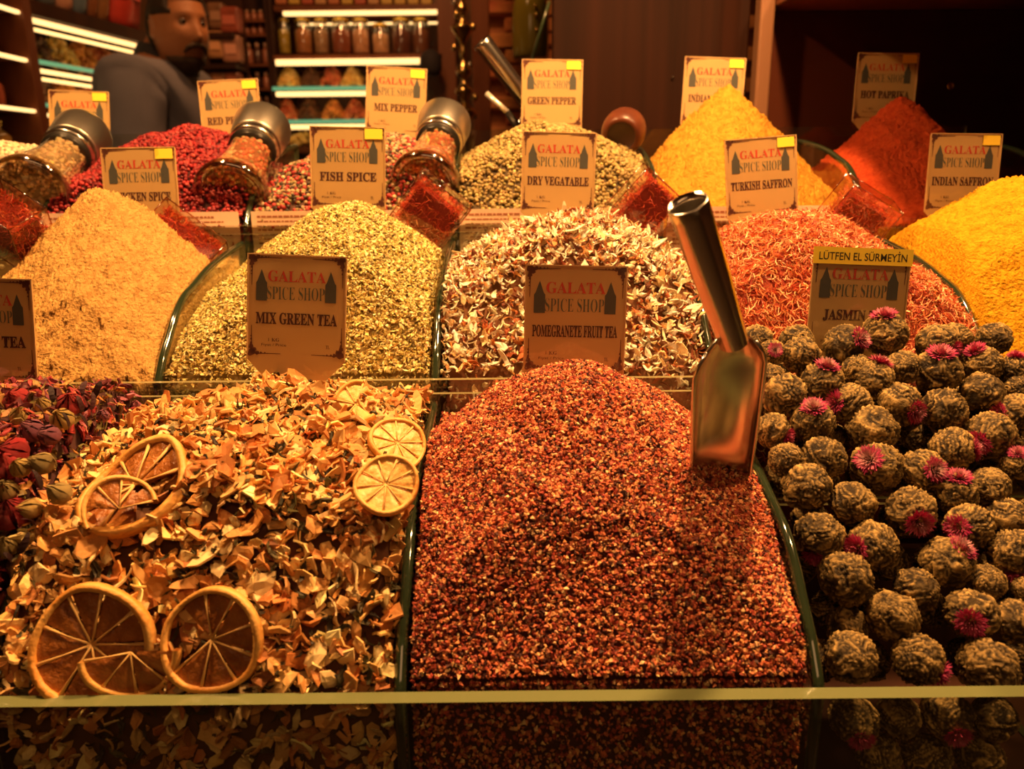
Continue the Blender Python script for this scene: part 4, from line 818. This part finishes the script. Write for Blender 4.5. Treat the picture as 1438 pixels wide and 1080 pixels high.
# ------------------------------------------------------------------ back cabinet with lit shelves
YK = 3.5
def q(px, py, Y=YK): return P(px, py, Y)
bc = empty('lit_shelf_cabinet', (q(500, 90).x, YK + .2, 0)); tag(bc, 'brown wooden cabinet with lit glass shelves on the back wall', 'cabinet')
def kp(nm, px0, px1, py0, py1, y0, y1, m):
    a = q(px0, (py0+py1)/2, YK); b = q(px1, (py0+py1)/2, YK); zt = q(500, py0).z; zb = q(500, py1).z
    o = MB().bevbox((a.x, y0, zb), (b.x, y1, zt), .002).build(nm, m, bc); o.location = -bc.location; return o
kp('back_board', 384, 640, -60, 260, YK + .30, YK + .32, M['shelfwood'])
kp('side_board', 617, 641, -60, 260, YK - .02, YK + .30, M['shelfwood']); kp('side_board', 383, 388, -60, 260, YK + .0, YK + .30, M['darkshelf'])
kp('shelf_board', 385, 622, 7, 15, YK - .01, YK + .30, M['shelfwood']); kp('shelf_board', 385, 622, 77, 86, YK - .02, YK + .30, M['shelfwood'])
kp('led_strip', 398, 618, 15.5, 21, YK - .01, YK + .01, M['led']); kp('led_strip', 408, 616, 24, 27, YK + .12, YK + .13, M['led'])
kp('led_strip', 390, 592, 84, 92, YK - .035, YK - .02, M['led']); kp('led_strip', 390, 598, 129, 135, YK - .03, YK - .01, M['led']); kp('led_strip', 390, 598, 175, 181, YK - .03, YK - .01, M['led'])
kp('lit_glass_edge', 387, 600, 122.5, 127.5, YK - .05, YK - .035, M['edge_glow']); kp('lit_glass_edge', 392, 600, 168.5, 173.5, YK - .05, YK - .035, M['edge_glow']); kp('glass_shelf', 387, 600, 122.5, 126, YK - .034, YK + .28, M['pane']); kp('glass_shelf', 392, 600, 168.5, 172, YK - .034, YK + .28, M['pane'])
kp('shelf_board', 385, 622, 205, 214, YK - .02, YK + .30, M['shelfwood'])
jarc = [(401, 17, (.38, .28, .03), 'yellow green'), (428, 24, (.40, .16, .05), 'orange brown'), (453, 21, (.36, .22, .12), 'smoky'), (481, 27, (.28, .07, .03), 'reddish brown'), (508, 24, (.60, .32, .18), 'pale pink'), (536, 24, (.62, .36, .2), 'shorter pale'), (565, 27, (.12, .03, .015), 'very dark brown'), (592, 25, (.16, .05, .02), 'dark brown')]
goldlid = mat('gold_lid', (.9, .62, .15), .25, .8)
for px, w_, c, nm in jarc:
    b = q(px, 77, YK + .06); u = pxm(YK, 50); r_ = w_ / 2 * u; H = (43 if nm != 'shorter pale' else 36) * u; root = empty('storage_jar', b); tag(root, f'{nm} filled glass jar with gold lid on the lit top shelf', 'jar', 'jars on the lit top shelf')
    MB().lathe([(r_*.95, 0), (r_, .005), (r_, H*.86), (r_*.85, H*.95), (r_*.85, H)], 20, capb=False).build('jar_glass', M['jar'], root)
    MB().lathe([(r_*.9, .004), (r_*.93, .01), (r_*.93, H*.74), (r_*.5, H*.80)], 16).build('contents', mat('jar_fill', c, .7, bump=.8, bscale=80, col2=tuple(min(1, x * 1.6) for x in c), vscale=50), root)
    MB().lathe([(r_*.9, H*.98), (r_*.92, H*1.10), (r_*.5, H*1.16), (r_*.15, H*1.2)], 20).build('lid', goldlid, root)
pc = [(.6, .2, .08), (.7, .45, .08), (.55, .12, .06), (.65, .35, .15), (.55, .5, .1)]
for i in range(12):
    px = 396 + i * 18.5; a = q(px, 7, YK + .04); u = pxm(YK, 0); cidx = 1 if i > 7 else i % 4
    tbox('food_packet', (a.x - 7.5*u, YK + .02, a.z), (a.x + 7.5*u, YK + .09, a.z + 30*u), mat('packet', pc[cidx], .4, col2=tuple(x*.6 for x in pc[cidx]), vscale=25), f'packet on the uppermost back shelf, {ordn[i]} from the left', 'packet', 'packets on the uppermost shelf')
LUMP = attr_mat('sweet_skin', .5, .4, 150, .4)
def tray_heap(c, rx, ry, h, cols, label, nm='sweet_heap', n=260, s=.012):
    v, f = ico(1); a = RNG.uniform(0, 6.28, n); r_ = np.sqrt(RNG.uniform(0, 1, n)); z = h * (1 - r_**1.6) * RNG.uniform(.75, 1, n)
    Pp = np.stack([c[0] + rx * r_ * np.cos(a), c[1] + ry * r_ * np.sin(a), c[2] + z + s * .3], -1)
    S = s * RNG.uniform(.6, 1.2, (n, 1)) * np.array([1, .8, .65]); o = put(nm, scatter_mesh(nm, [(v, f, Pp, quat_mats(n), S, pick(cols, [1] * len(cols), n))], LUMP, True)); return tag(o, label, 'sweets', kind='stuff')
yo, br, rd, og = [(.75, .45, .10), (.8, .55, .2)], [(.09, .035, .015), (.16, .06, .02)], [(.5, .10, .04), (.6, .2, .08)], [(.7, .28, .06), (.55, .2, .05)]
u = pxm(YK, 100)
rows_ = [(122, [(408, yo, 'yellow'), (440, br, 'dark brown'), (468, rd, 'reddish'), (497, yo, 'golden'), (528, br, 'chocolate brown'), (560, og, 'orange')], 'upper'), (168, [(404, rd, 'pink brown'), (436, br, 'dark'), (470, og, 'orange brown'), (500, rd, 'rusty'), (532, yo, 'yellow'), (564, br, 'blackish')], 'lower')]
for py, L, rn in rows_:
    for px, c, nm in L: b = q(px, py, YK + .06); tray_heap(b, 17*u, .07, 26*u, c, f'{nm} heap of sweets on the {rn} glass shelf of the back cabinet')
b = q(430, 200, YK + .05); tray_heap((b.x, b.y, q(430, 205).z), .14, .07, .05, yo, 'pale yellow heap of sweets on the lowest shelf of the back cabinet')
tx = q(605, 88, YK - .12); root = MB().lathe(smooth([(.002, -.05), (.035, -.045), (.045, -.01), (.040, .025), (.02, .045), (.008, .05)], 3), 20).build('dark_bag', mat('dark_cloth', (.03, .022, .025), .8)); root.location = tx; tag(root, 'round dark bag hanging at the right end of the lit shelf', 'bag')
MB().tube([(0, 0, .045), (.004, 0, .075), (0, .10, .085)], .003, 6).build('strap', M['darkmetal'], root)
# bottle rack left of the cabinet
rk = empty('bottle_rack', (q(360, 90).x, YK + .1, 0)); tag(rk, 'dark wooden rack of small jars and bottles beside the lit cabinet', 'shelf')
def rp(nm, px0, px1, py0, py1, y0, y1, m):
    a = q(px0, 90); b = q(px1, 90); o = MB().box((a.x, y0, q(360, py1).z), (b.x, y1, q(360, py0).z)).build(nm, m, rk); o.location = -rk.location
rp('back_board', 327, 382, -60, 240, YK + .15, YK + .17, M['darkshelf']); rp('side_board', 378, 382, -60, 240, YK - .01, YK + .15, M['darkshelf'])
for py in (28, 48, 90, 124, 158, 196): rp('shelf_board', 327, 378, py, py + 3.5, YK - .01, YK + .15, M['shelfwood'])
pk = mat('pink_jar', (.45, .16, .09), .35, coat=.5); pk2 = mat('cream_cap', (.62, .36, .24), .4); dkb = mat('dark_bottle', (.10, .04, .03), .25, coat=.5)
u = pxm(YK, 60)
for ri, (py, n_, wd, hh) in enumerate([(28, 5, 8, 13), (48, 5, 8, 15), (90, 4, 11, 29), (124, 4, 10, 22), (158, 5, 9, 22), (196, 5, 9, 24)]):
    for k in range(n_):
        px = 333 + (k + .5) * 48 / n_; b = q(px, py, YK + .03); r_ = wd / 2 * u; H = hh * u; root = empty('small_bottle', b); tag(root, f'small bottle with pale cap, {ordn[k]} from left on the {ordn[ri]} shelf of the dark rack', 'bottle', 'small bottles in the dark rack')
        MB().lathe([(r_*.9, 0), (r_, H*.1), (r_, H*.6), (r_*.5, H*.74)], 12).build('bottle_body', pk if (ri < 2 or k % 2) else dkb, root); MB().lathe([(r_*.55, H*.74), (r_*.6, H*.95), (r_*.3, H)], 12).build('cap', pk2, root)
# ------------------------------------------------------------------ left wall cabinets
A0 = Vector((-1.256, 2.222, 0)); DD = Vector((.16, .987, 0)).normalized(); NN = Vector((DD.y, -DD.x, 0))     # NN points into the shop
def Lp(px, py, off=0.):
    d = P(px, py, 1) - Vector((0, 0, CZ)); o_ = A0 - NN * off; t = (o_.dot(NN)) / d.dot(NN); p = Vector((0, 0, CZ)) + d * t; return p
LM = Matrix(((DD.x, -NN.x, 0, A0.x), (DD.y, -NN.y, 0, A0.y), (0, 0, 1, 0), (0, 0, 0, 1)))   # local x along, y into the wall, z up
LI_ = LM.inverted()
lc = empty('left_display_cabinet'); lc.matrix_world = LM; tag(lc, 'long lit wooden display cabinet along the left wall behind the man', 'cabinet')
S1 = .64
zl = lambda px, py: (LI_ @ Lp(px, py)).z
def lpart(nm, x0, x1, z0, z1, y0, y1, m): return MB().bevbox((x0, y0, z0), (x1, y1, z1), .002).build(nm, m, lc)
za, zb_, zg, zc, zd = zl(43, 28), zl(47, 38), zl(60, 88), zl(62, 100), zl(64, 109); ze = zl(66, 148); 
lpart('back_board', -.02, S1, 0, 2.5, .30, .32, M['shelfwood']); lpart('end_board', -.035, 0, 0, 2.5, -.01, .30, M['darkshelf'])
lpart('top_shelf', 0, S1, za + .012, za + .05, -.01, .30, M['darkshelf']); lpart('led_strip', .01, S1, za - .006, za + .006, -.006, .006, M['led']); lpart('led_strip', .01, S1, zb_ - .004, zb_ + .004, .02, .03, M['led'])
lpart('lit_glass_edge', 0, S1, zg - .005, zg + .005, -.01, .0, M['edge_glow']); lpart('glass_shelf', 0, S1, zg - .004, zg + .004, .001, .28, M['pane']); lpart('led_strip', .01, S1, zc - .005, zc + .005, .0, .01, M['led']); lpart('led_strip', .01, S1, zd - .004, zd + .004, .03, .04, M['led'])
lpart('lit_glass_edge', 0, S1, ze - .005, ze + .005, -.01, .0, M['edge_glow']); lpart('glass_shelf', 0, S1, ze - .004, ze + .004, .001, .28, M['pane']); lpart('led_strip', .01, S1, ze - .03, ze - .02, 0, .01, M['led']); lpart('base_cupboard', 0, S1, 0, 1.1, 0, .30, M['shelfwood'])
for sz, rn, cl in ((zg, 'upper', [og, br, yo, og, rd, yo]), (ze, 'lower', [yo, br, og, rd, yo, br])):
    for k, c in enumerate(cl):
        p = LM @ Vector((.06 + k * .104, .13, sz + .008)); tray_heap(p, .052, .09, .10 if rn == 'upper' else .085, c, f'heap of dried sweets, {ordn[k]} from the near end on the {rn} shelf of the left cabinet', n=140, s=.013)
# bags above the left cabinet
bagp = [(37, 50, (.20, .12, .03)), (53, 70, (.32, .22, .05)), (77, 97, (.14, .17, .19)), (100, 120, (.58, .30, .20)), (123, 139, (.12, .17, .22)), (141, 153, (.22, .08, .03)), (154, 168, (.25, .11, .04)), (173, 209, (.48, .045, .03))]
bagc = []
for p0_, p1_, c in bagp: xa_, xb_ = (LI_ @ Lp(p0_, 20)).x, (LI_ @ Lp(p1_, 20)).x; bagc.append(((xa_ + xb_) / 2, xb_ - xa_, c))
cn = ['brown', 'olive yellow', 'slate blue', 'salmon pink', 'blue grey', 'dark brown', 'rust brown', 'red', 'orange red', 'tan', 'maroon', 'pale']
for k, (x, w_, c) in enumerate(bagc):
    root = empty('food_bag'); root.matrix_world = LM @ Matrix.Translation((x, .06, za + .05)); tag(root, f'{cn[k]} bag standing on top of the left display cabinet', 'bag', 'bags on the left cabinet'); h_ = .26
    n_ = 8; vs = []; 
    for i in range(n_ + 1):
        t = i / n_; th = .035 * math.sin(math.pi * min(1, .12 + t * .86)) + .003
        for sx, sy in ((-1, -1), (0, -1.35), (1, -1), (1, 1), (0, 1.2), (-1, 1)): vs.append((sx * w_ / 2 * (1 - .06 * math.sin(math.pi * t)), sy * th, h_ * t))
    fs = [(i*6+j, i*6+(j+1)%6, (i+1)*6+(j+1)%6, (i+1)*6+j) for i in range(n_) for j in range(6)] + [tuple(range(6))[::-1], tuple(n_*6+j for j in range(6))]
    MB().add(vs, fs, True).build('bag_body', mat('bag', c, .35, col2=tuple(min(1, q_ * 1.5) for q_ in c), vscale=18, bump=.4, bscale=30), root)
    MB().bevbox((-w_*.33, -.052, .09), (w_*.33, -.047, .17), .002).build('printed_panel', mat('bag_label', tuple(min(1, q_ * 1.8 + .1) for q_ in c), .4), root)
# packets between the man and the rack
for k, (px0, px1, py0, py1, c, nm) in enumerate([(292, 312, 2, 40, (.30, .14, .07), 'brown'), (308, 334, 8, 46, (.42, .09, .05), 'red'), (291, 312, 42, 82, (.60, .28, .12), 'amber'), (312, 335, 48, 88, (.58, .26, .17), 'pale salmon'), (296, 316, 100, 125, (.3, .12, .05), 'dark amber'), (316, 335, 100, 126, (.35, .1, .05), 'rust')]):
    a = P(px0, py1, 3.3); b = P(px1, py0, 3.3); root = tbox('food_packet', (a.x, 3.30, a.z), (b.x, 3.36, b.z), mat('pk', c, .4, col2=tuple(x * .6 for x in c), vscale=22), f'{nm} packet on the dark shelf right of the man', 'packet', 'packets right of the man', bev=.012)
    tbox('printed_panel', (-(b.x-a.x)*.3, -.034, -(b.z-a.z)*.2), ((b.x-a.x)*.3, -.031, (b.z-a.z)*.15), mat('pkl', tuple(min(1, x * 1.5 + .05) for x in c), .4), None, None, parent=root)
sh = empty('corner_shelf', (P(312, 60, 3.35).x, 3.4, 1.5)); tag(sh, 'dark corner shelf right of the man holding packets', 'shelf')
x0_, x1_ = P(284, 60, 3.36).x, P(338, 60, 3.36).x
for py in (46, 90, 128, 170):
    z = P(310, py, 3.3).z; o = MB().bevbox((x0_, 3.28, z - .02), (x1_, 3.42, z - .001), .002).build('shelf_board', M['darkshelf'], sh); o.location = -sh.location
o = MB().box((x0_, 3.42, 0), (x1_, 3.44, 2.6)).build('back_board', M['darkshelf'], sh); o.location = -sh.location
# nearest cabinet at the left edge
nc = empty('near_left_cabinet', (-1.2, 1.8, 0)); tag(nc, 'narrow wooden cabinet with lit shelves of bottles at the left edge', 'cabinet')
def npart(nm, a, b, m): o = MB().bevbox(a, b, .002).build(nm, m, nc); o.location = -nc.location
ZL = [1.684, 1.574, 1.454, 1.335]
npart('side_board', (-1.50, 2.10, 0), (-1.19, 2.135, 2.4), M['shelfwood']); npart('back_board', (-1.50, 1.3, 0), (-1.48, 2.1, 2.4), M['shelfwood']); npart('side_board', (-1.50, 1.28, 0), (-1.19, 1.30, 2.4), M['shelfwood'])
for z in ZL + [1.80]:
    npart('shelf_board', (-1.48, 1.3, z), (-1.21, 2.1, z + .010), M['jar'] if False else M['shelfwood']); npart('led_strip', (-1.21, 1.3, z), (-1.198, 2.1, z + .008), M['led'])
amb = [(.50, .24, .05), (.36, .13, .03), (.60, .36, .12), (.42, .09, .04)]
for zi, z in enumerate([1.684, 1.574, 1.454, 1.335]):
    for k in range(6):
        c = amb[(zi + k) % 4]; root = empty('amber_bottle', (-1.26, 1.50 + k * .105, z + .010)); tag(root, f'amber bottle, {ordn[5-k]} from the side board, {["topmost", "second", "third", "lowest"][zi]} shelf at left edge', 'bottle', 'amber bottles at the left edge')
        r_ = .030; H = .088; MB().lathe(smooth([(r_*.9, 0), (r_, .006), (r_, H*.55), (r_*.45, H*.75), (r_*.4, H*.85)], 2), 16).build('bottle_body', mat('amber', c, .15, coat=.8, col2=tuple(x * .5 for x in c), vscale=30), root); MB().lathe([(r_*.5, H*.85), (r_*.5, H)], 14).build('cap', goldlid, root)
# ------------------------------------------------------------------ the man
def skin_mesh(name, verts, edges, radii, m, root_i=0, sub=2, extra=None):
    me = bpy.data.meshes.new(name); me.from_pydata(verts, edges, []); o = bpy.data.objects.new(name, me); COL.objects.link(o)
    md = o.modifiers.new('s', 'SKIN'); sv = me.skin_vertices[0].data
    for i, r_ in enumerate(radii): sv[i].radius = (r_, r_) if not isinstance(r_, tuple) else r_; sv[i].use_root = (i == root_i)
    md.use_smooth_shade = True; sb = o.modifiers.new('u', 'SUBSURF'); sb.levels = sub; sb.render_levels = sub
    dg = bpy.context.evaluated_depsgraph_get(); me2 = bpy.data.meshes.new_from_object(o.evaluated_get(dg)); bpy.data.objects.remove(o); me2.name = name; return me2
def head_mesh():
    V = []; F = []; nu, nv = 72, 56; g = lambda d, s: math.exp(-(d / s)**2)
    for j in range(nv + 1):
        ph = -math.pi / 2 + math.pi * j / nv
        for i in range(nu):
            th = 2 * math.pi * i / nu; x, y, z = .098 * math.cos(ph) * math.cos(th), .077 * math.cos(ph) * math.sin(th), .122 * math.sin(ph)
            if z < 0:
                t = min(1, -z / .12); y *= 1 - .16 * t**1.3 + .10 * t * (1 - t)
                if x < 0: x *= 1 - .45 * t
                else: x *= 1 + .05 * t
                y *= (1 + .25 * t * (1 if x > 0 else .0))
            f = max(0, math.cos(th)) * max(0, math.cos(ph))
            x += f * (.026 * g(y, .011) * (max(0, min(1, (.022 - z) / .05)) if z > -.030 else g(z + .030, .008)) + .006 * g(y, .018) * g(z + .03, .012))
            for s_ in (-1, 1): x -= .013 * g(y - s_ * .032, .017) * g(z - .010, .012) * f; x += .006 * g(y - s_ * .03, .022) * g(z - .031, .009) * f; x += .004 * g(y - s_ * .045, .018) * g(z + .022, .018) * f
            x += .006 * g(y, .024) * (g(z + .056, .005) + g(z + .069, .006)) * f - .003 * g(y, .026) * g(z + .0625, .003) * f + .008 * g(y, .024) * g(z + .098, .014) * f
            V.append((x, y, z))
    for j in range(nv):
        for i in range(nu): F.append((j*nu+i, j*nu+(i+1)%nu, (j+1)*nu+(i+1)%nu, (j+1)*nu+i))
    return V, F
skin = mat('skin', (.55, .22, .09), .5, bump=.15, bscale=120, sss=.1); hair_m = mat('short_dark_hair', (.035, .018, .010), .7, bump=.8, bscale=260); beard_m = mat('grey_beard', (.10, .06, .035), .8, bump=.8, bscale=300)
cloth = mat('grey_jersey', (.22, .21, .26), .85, bump=.25, bscale=180); cloth_d = mat('dark_collar_knit', (.04, .035, .04), .85); trous = mat('dark_trousers', (.03, .03, .035), .85)
man = empty('person_root'); bpy.data.objects.remove(man)
HM = Matrix.Translation(P(251, 40, 2.36)) @ Matrix.Rotation(R(-40), 4, 'Z') @ Matrix.Rotation(R(3), 4, 'Y') @ Matrix.Diagonal((.95, .90, 1.0, 1))     # head: local +x is the face
MX, MY = P(242, 150, 2.42).x, 2.42
# body frame: faces +X world; shoulders along Y
hv, hf = head_mesh()
bm_v = []; bm_e = []; rad = []
def J(p, r_, par=None): bm_v.append(p); rad.append(r_); (bm_e.append((par, len(bm_v) - 1)) if par is not None else None); return len(bm_v) - 1
pel = J((MX - .02, MY, .96), (.14, .16)); sp = J((MX - .03, MY, 1.12), (.125, .14), pel); ch = J((MX - .02, MY, 1.32), (.13, .17), sp); ub = J((MX - .03, MY, 1.44), (.10, .15), ch); nk = J((MX - .005, MY, 1.535), .062, ub); hk = J((MX + .025, MY - .01, 1.62), .060, nk)
for s_ in (-1, 1):
    sh_ = J((MX - .03, MY + s_ * .170, 1.445), .058, ub); el = J((MX - .02, MY + s_ * .235, 1.17), .042, sh_); wr = J((MX + .13, MY + s_ * .20, .97), .030, el); pm_ = J((MX + .19, MY + s_ * .19, .935), (.040, .020), wr)
    for k, (dy, ln) in enumerate(((-.030, .068), (-.010, .078), (.010, .074), (.030, .058))):
        a = J((MX + .225, MY + s_ * .19 + dy, .915), .0095, pm_); b = J((MX + .225 + ln * .5, MY + s_ * .19 + dy * 1.1, .89), .0085, a); J((MX + .225 + ln * .8, MY + s_ * .19 + dy * 1.1, .86), .007, b)
    a = J((MX + .19, MY + s_ * .19 - s_ * .045, .925), .011, pm_); J((MX + .225, MY + s_ * .19 - s_ * .06, .90), .009, a)
    hp = J((MX - .02, MY + s_ * .09, .88), .09, pel); kn_ = J((MX + .01, MY + s_ * .10, .50), .060, hp); an = J((MX - .01, MY + s_ * .10, .09), .040, kn_); J((MX + .13, MY + s_ * .11, .04), .036, an)
bme_ = skin_mesh('body', bm_v, bm_e, rad, skin, 0, 2)
V = [(v.co.x, v.co.y, v.co.z * 1.055) for v in bme_.vertices]; F = [tuple(p.vertices) for p in bme_.polygons]; n0 = len(V)
V += [tuple(HM @ Vector(v)) for v in hv]; F += [tuple(i + n0 for i in f) for f in hf]
for s_ in (-1, 1):       # ears joined into the same surface
    mb = MB(); mb.lathe([(.001, -.008), (.012, -.006), (.017, 0), (.015, .006), (.009, .003), (.001, .001)], 16, Matrix.Translation((-.008, s_ * .076, -.004)) @ Matrix.Rotation(R(-90 * s_), 4, 'X') @ Matrix.Rotation(R(0), 4, 'Z') @ Matrix.Diagonal((1.15, 2.1, 1.4, 1)), capa=False, capb=False)
    n1 = len(V); V += [tuple(HM @ Vector(v)) for v in mb.v]; F += [tuple(i + n1 for i in f) for f in mb.f]
me = bpy.data.meshes.new('body'); me.from_pydata(V, [], F); me.materials.append(skin); body = put('person', me); rm = body.modifiers.new('r', 'REMESH'); rm.mode = 'VOXEL'; rm.voxel_size = .006; rm.use_smooth_shade = True
dg = bpy.context.evaluated_depsgraph_get(); me3 = bpy.data.meshes.new_from_object(body.evaluated_get(dg)); body.modifiers.clear(); body.data = me3; me3.materials.clear(); me3.materials.append(skin)
for p_ in me3.polygons: p_.use_smooth = True
tag(body, 'man with short dark hair and grey beard in a grey jersey at upper left', 'person')
def hshell(name, m, cond, off, jit=.0015, seed=0):
    keep = {}; mb = MB(); r_ = random.Random(seed); ok = [cond(*v) for v in hv]
    fs = [f for f in hf if all(ok[i] for i in f)]
    def o_(v, d): n_ = Vector(v).normalized(); return tuple(HM @ (Vector(v) + n_ * d))
    ed = {}
    for f in fs:
        for i in f: ed[i] = ed.get(i, 0) + 1
    vs = []; ix = {}
    for i in ed: ix[i] = len(vs); edge = ed[i] < 4; vs.append(o_(hv[i], (.0005 if edge else off + r_.uniform(-jit, jit))))
    mb.add(vs, [tuple(ix[i] for i in f) for f in fs], True); return mb.build(name, m, body)
hshell('hair', hair_m, lambda x, y, z: (z > .062 - .035 * (abs(y) > .055) and True) or (x < .012 and z > .018) or (x < -.028 and z > -.055), .011)
hshell('beard', beard_m, lambda x, y, z: (z < -.076 and x > .018), .007)
for s_ in (-1, 1):
    o = MB().lathe([(.0001, -.0115), (.006, -.0095), (.0105, -.004), (.0115, 0), (.0105, .004), (.006, .0095), (.0001, .0115)], 16, HM @ Matrix.Translation((.0755, s_ * .031, .010)), capa=False, capb=False).build('eye', mat('eye_white', (.20, .13, .09), .2), body)
    MB().lathe([(.0001, .0118), (.004, .0114), (.0055, .010)], 14, HM @ Matrix.Translation((.0755, s_ * .031, .010)) @ Matrix.Rotation(R(90), 4, 'Y') @ Matrix.Rotation(0, 4, 'X'), capa=False, capb=False).build('iris', mat('iris', (.015, .008, .005), .1), o)
    MB().tube([HM @ Vector((.088 - abs(k) * .006 - .004 * (k > 0), s_ * (.030 + k * .011), .029 + .003 * (1 - k * k))) for k in (-1.3, -.5, .3, 1.1)], [.0025, .0042, .004, .002], 8).build('eyebrow', hair_m, body)
MB().tube([HM @ Vector(p) for p in ((.080, -.036, -.068), (.090, -.028, -.054), (.099, -.014, -.047), (.103, 0, -.046), (.099, .014, -.047), (.090, .028, -.054), (.080, .036, -.068))], [.003, .006, .007, .006, .007, .006, .003], 8).build('moustache', beard_m, body)
# jersey: same joints, larger radii
jv = []; je = []; jr = []
def K(p, r_, par=None): jv.append(p); jr.append(r_); (je.append((par, len(jv) - 1)) if par is not None else None); return len(jv) - 1
a = K((MX - .02, MY, .93), (.155, .175)); b = K((MX - .03, MY, 1.12), (.150, .165), a); c = K((MX - .02, MY, 1.32), (.152, .190), b); d = K((MX - .03, MY, 1.445), (.120, .168), c); K((MX - .012, MY, 1.515), .078, d)
for s_ in (-1, 1): e = K((MX - .03, MY + s_ * .178, 1.46), .092, d); f = K((MX - .025, MY + s_ * .215, 1.31), .084, e); f = K((MX - .02, MY + s_ * .236, 1.17), .074, f); K((MX + .11, MY + s_ * .205, .99), .045, f)
jm = skin_mesh('jersey', jv, je, jr, cloth, 0, 3); 
tx_ = jm.materials; jm.materials.clear(); jm.materials.append(cloth)
for v in jm.vertices:
    n_ = noise.fractal(Vector((v.co.x * 9, v.co.y * 7, v.co.z * 13)), 1, 2, 3); v.co += v.normal * n_ * .010; v.co.z *= 1.055
jers = put('jersey', jm, body)
MB().lathe(smooth([(.080, 0), (.074, .02), (.071, .045), (.076, .048), (.080, .044), (.086, .02), (.092, -.004)], 2), 28, Matrix.Translation((MX - .004, MY, 1.600)) @ Matrix.Rotation(R(14), 4, 'Y'), capa=False, capb=False).build('collar', cloth_d, body)
tv = [(MX-.02, MY, .97), (MX-.02, MY+.09, .87), (MX+.01, MY+.10, .50), (MX-.01, MY+.10, .10), (MX-.02, MY-.09, .87), (MX+.01, MY-.10, .50), (MX-.01, MY-.10, .10)]
tm = skin_mesh('trousers', tv, [(0,1),(1,2),(2,3),(0,4),(4,5),(5,6)], [(.15,.17), .115, .082, .066, .115, .082, .066], trous, 0, 2); tm.materials.clear(); tm.materials.append(trous); put('trousers', tm, body)
for s_ in (-1, 1): MB().bevbox((MX - .08, MY + s_ * .105 - .05, 0), (MX + .20, MY + s_ * .105 + .05, .085), .03).build('shoe', M['darkmetal'], body)
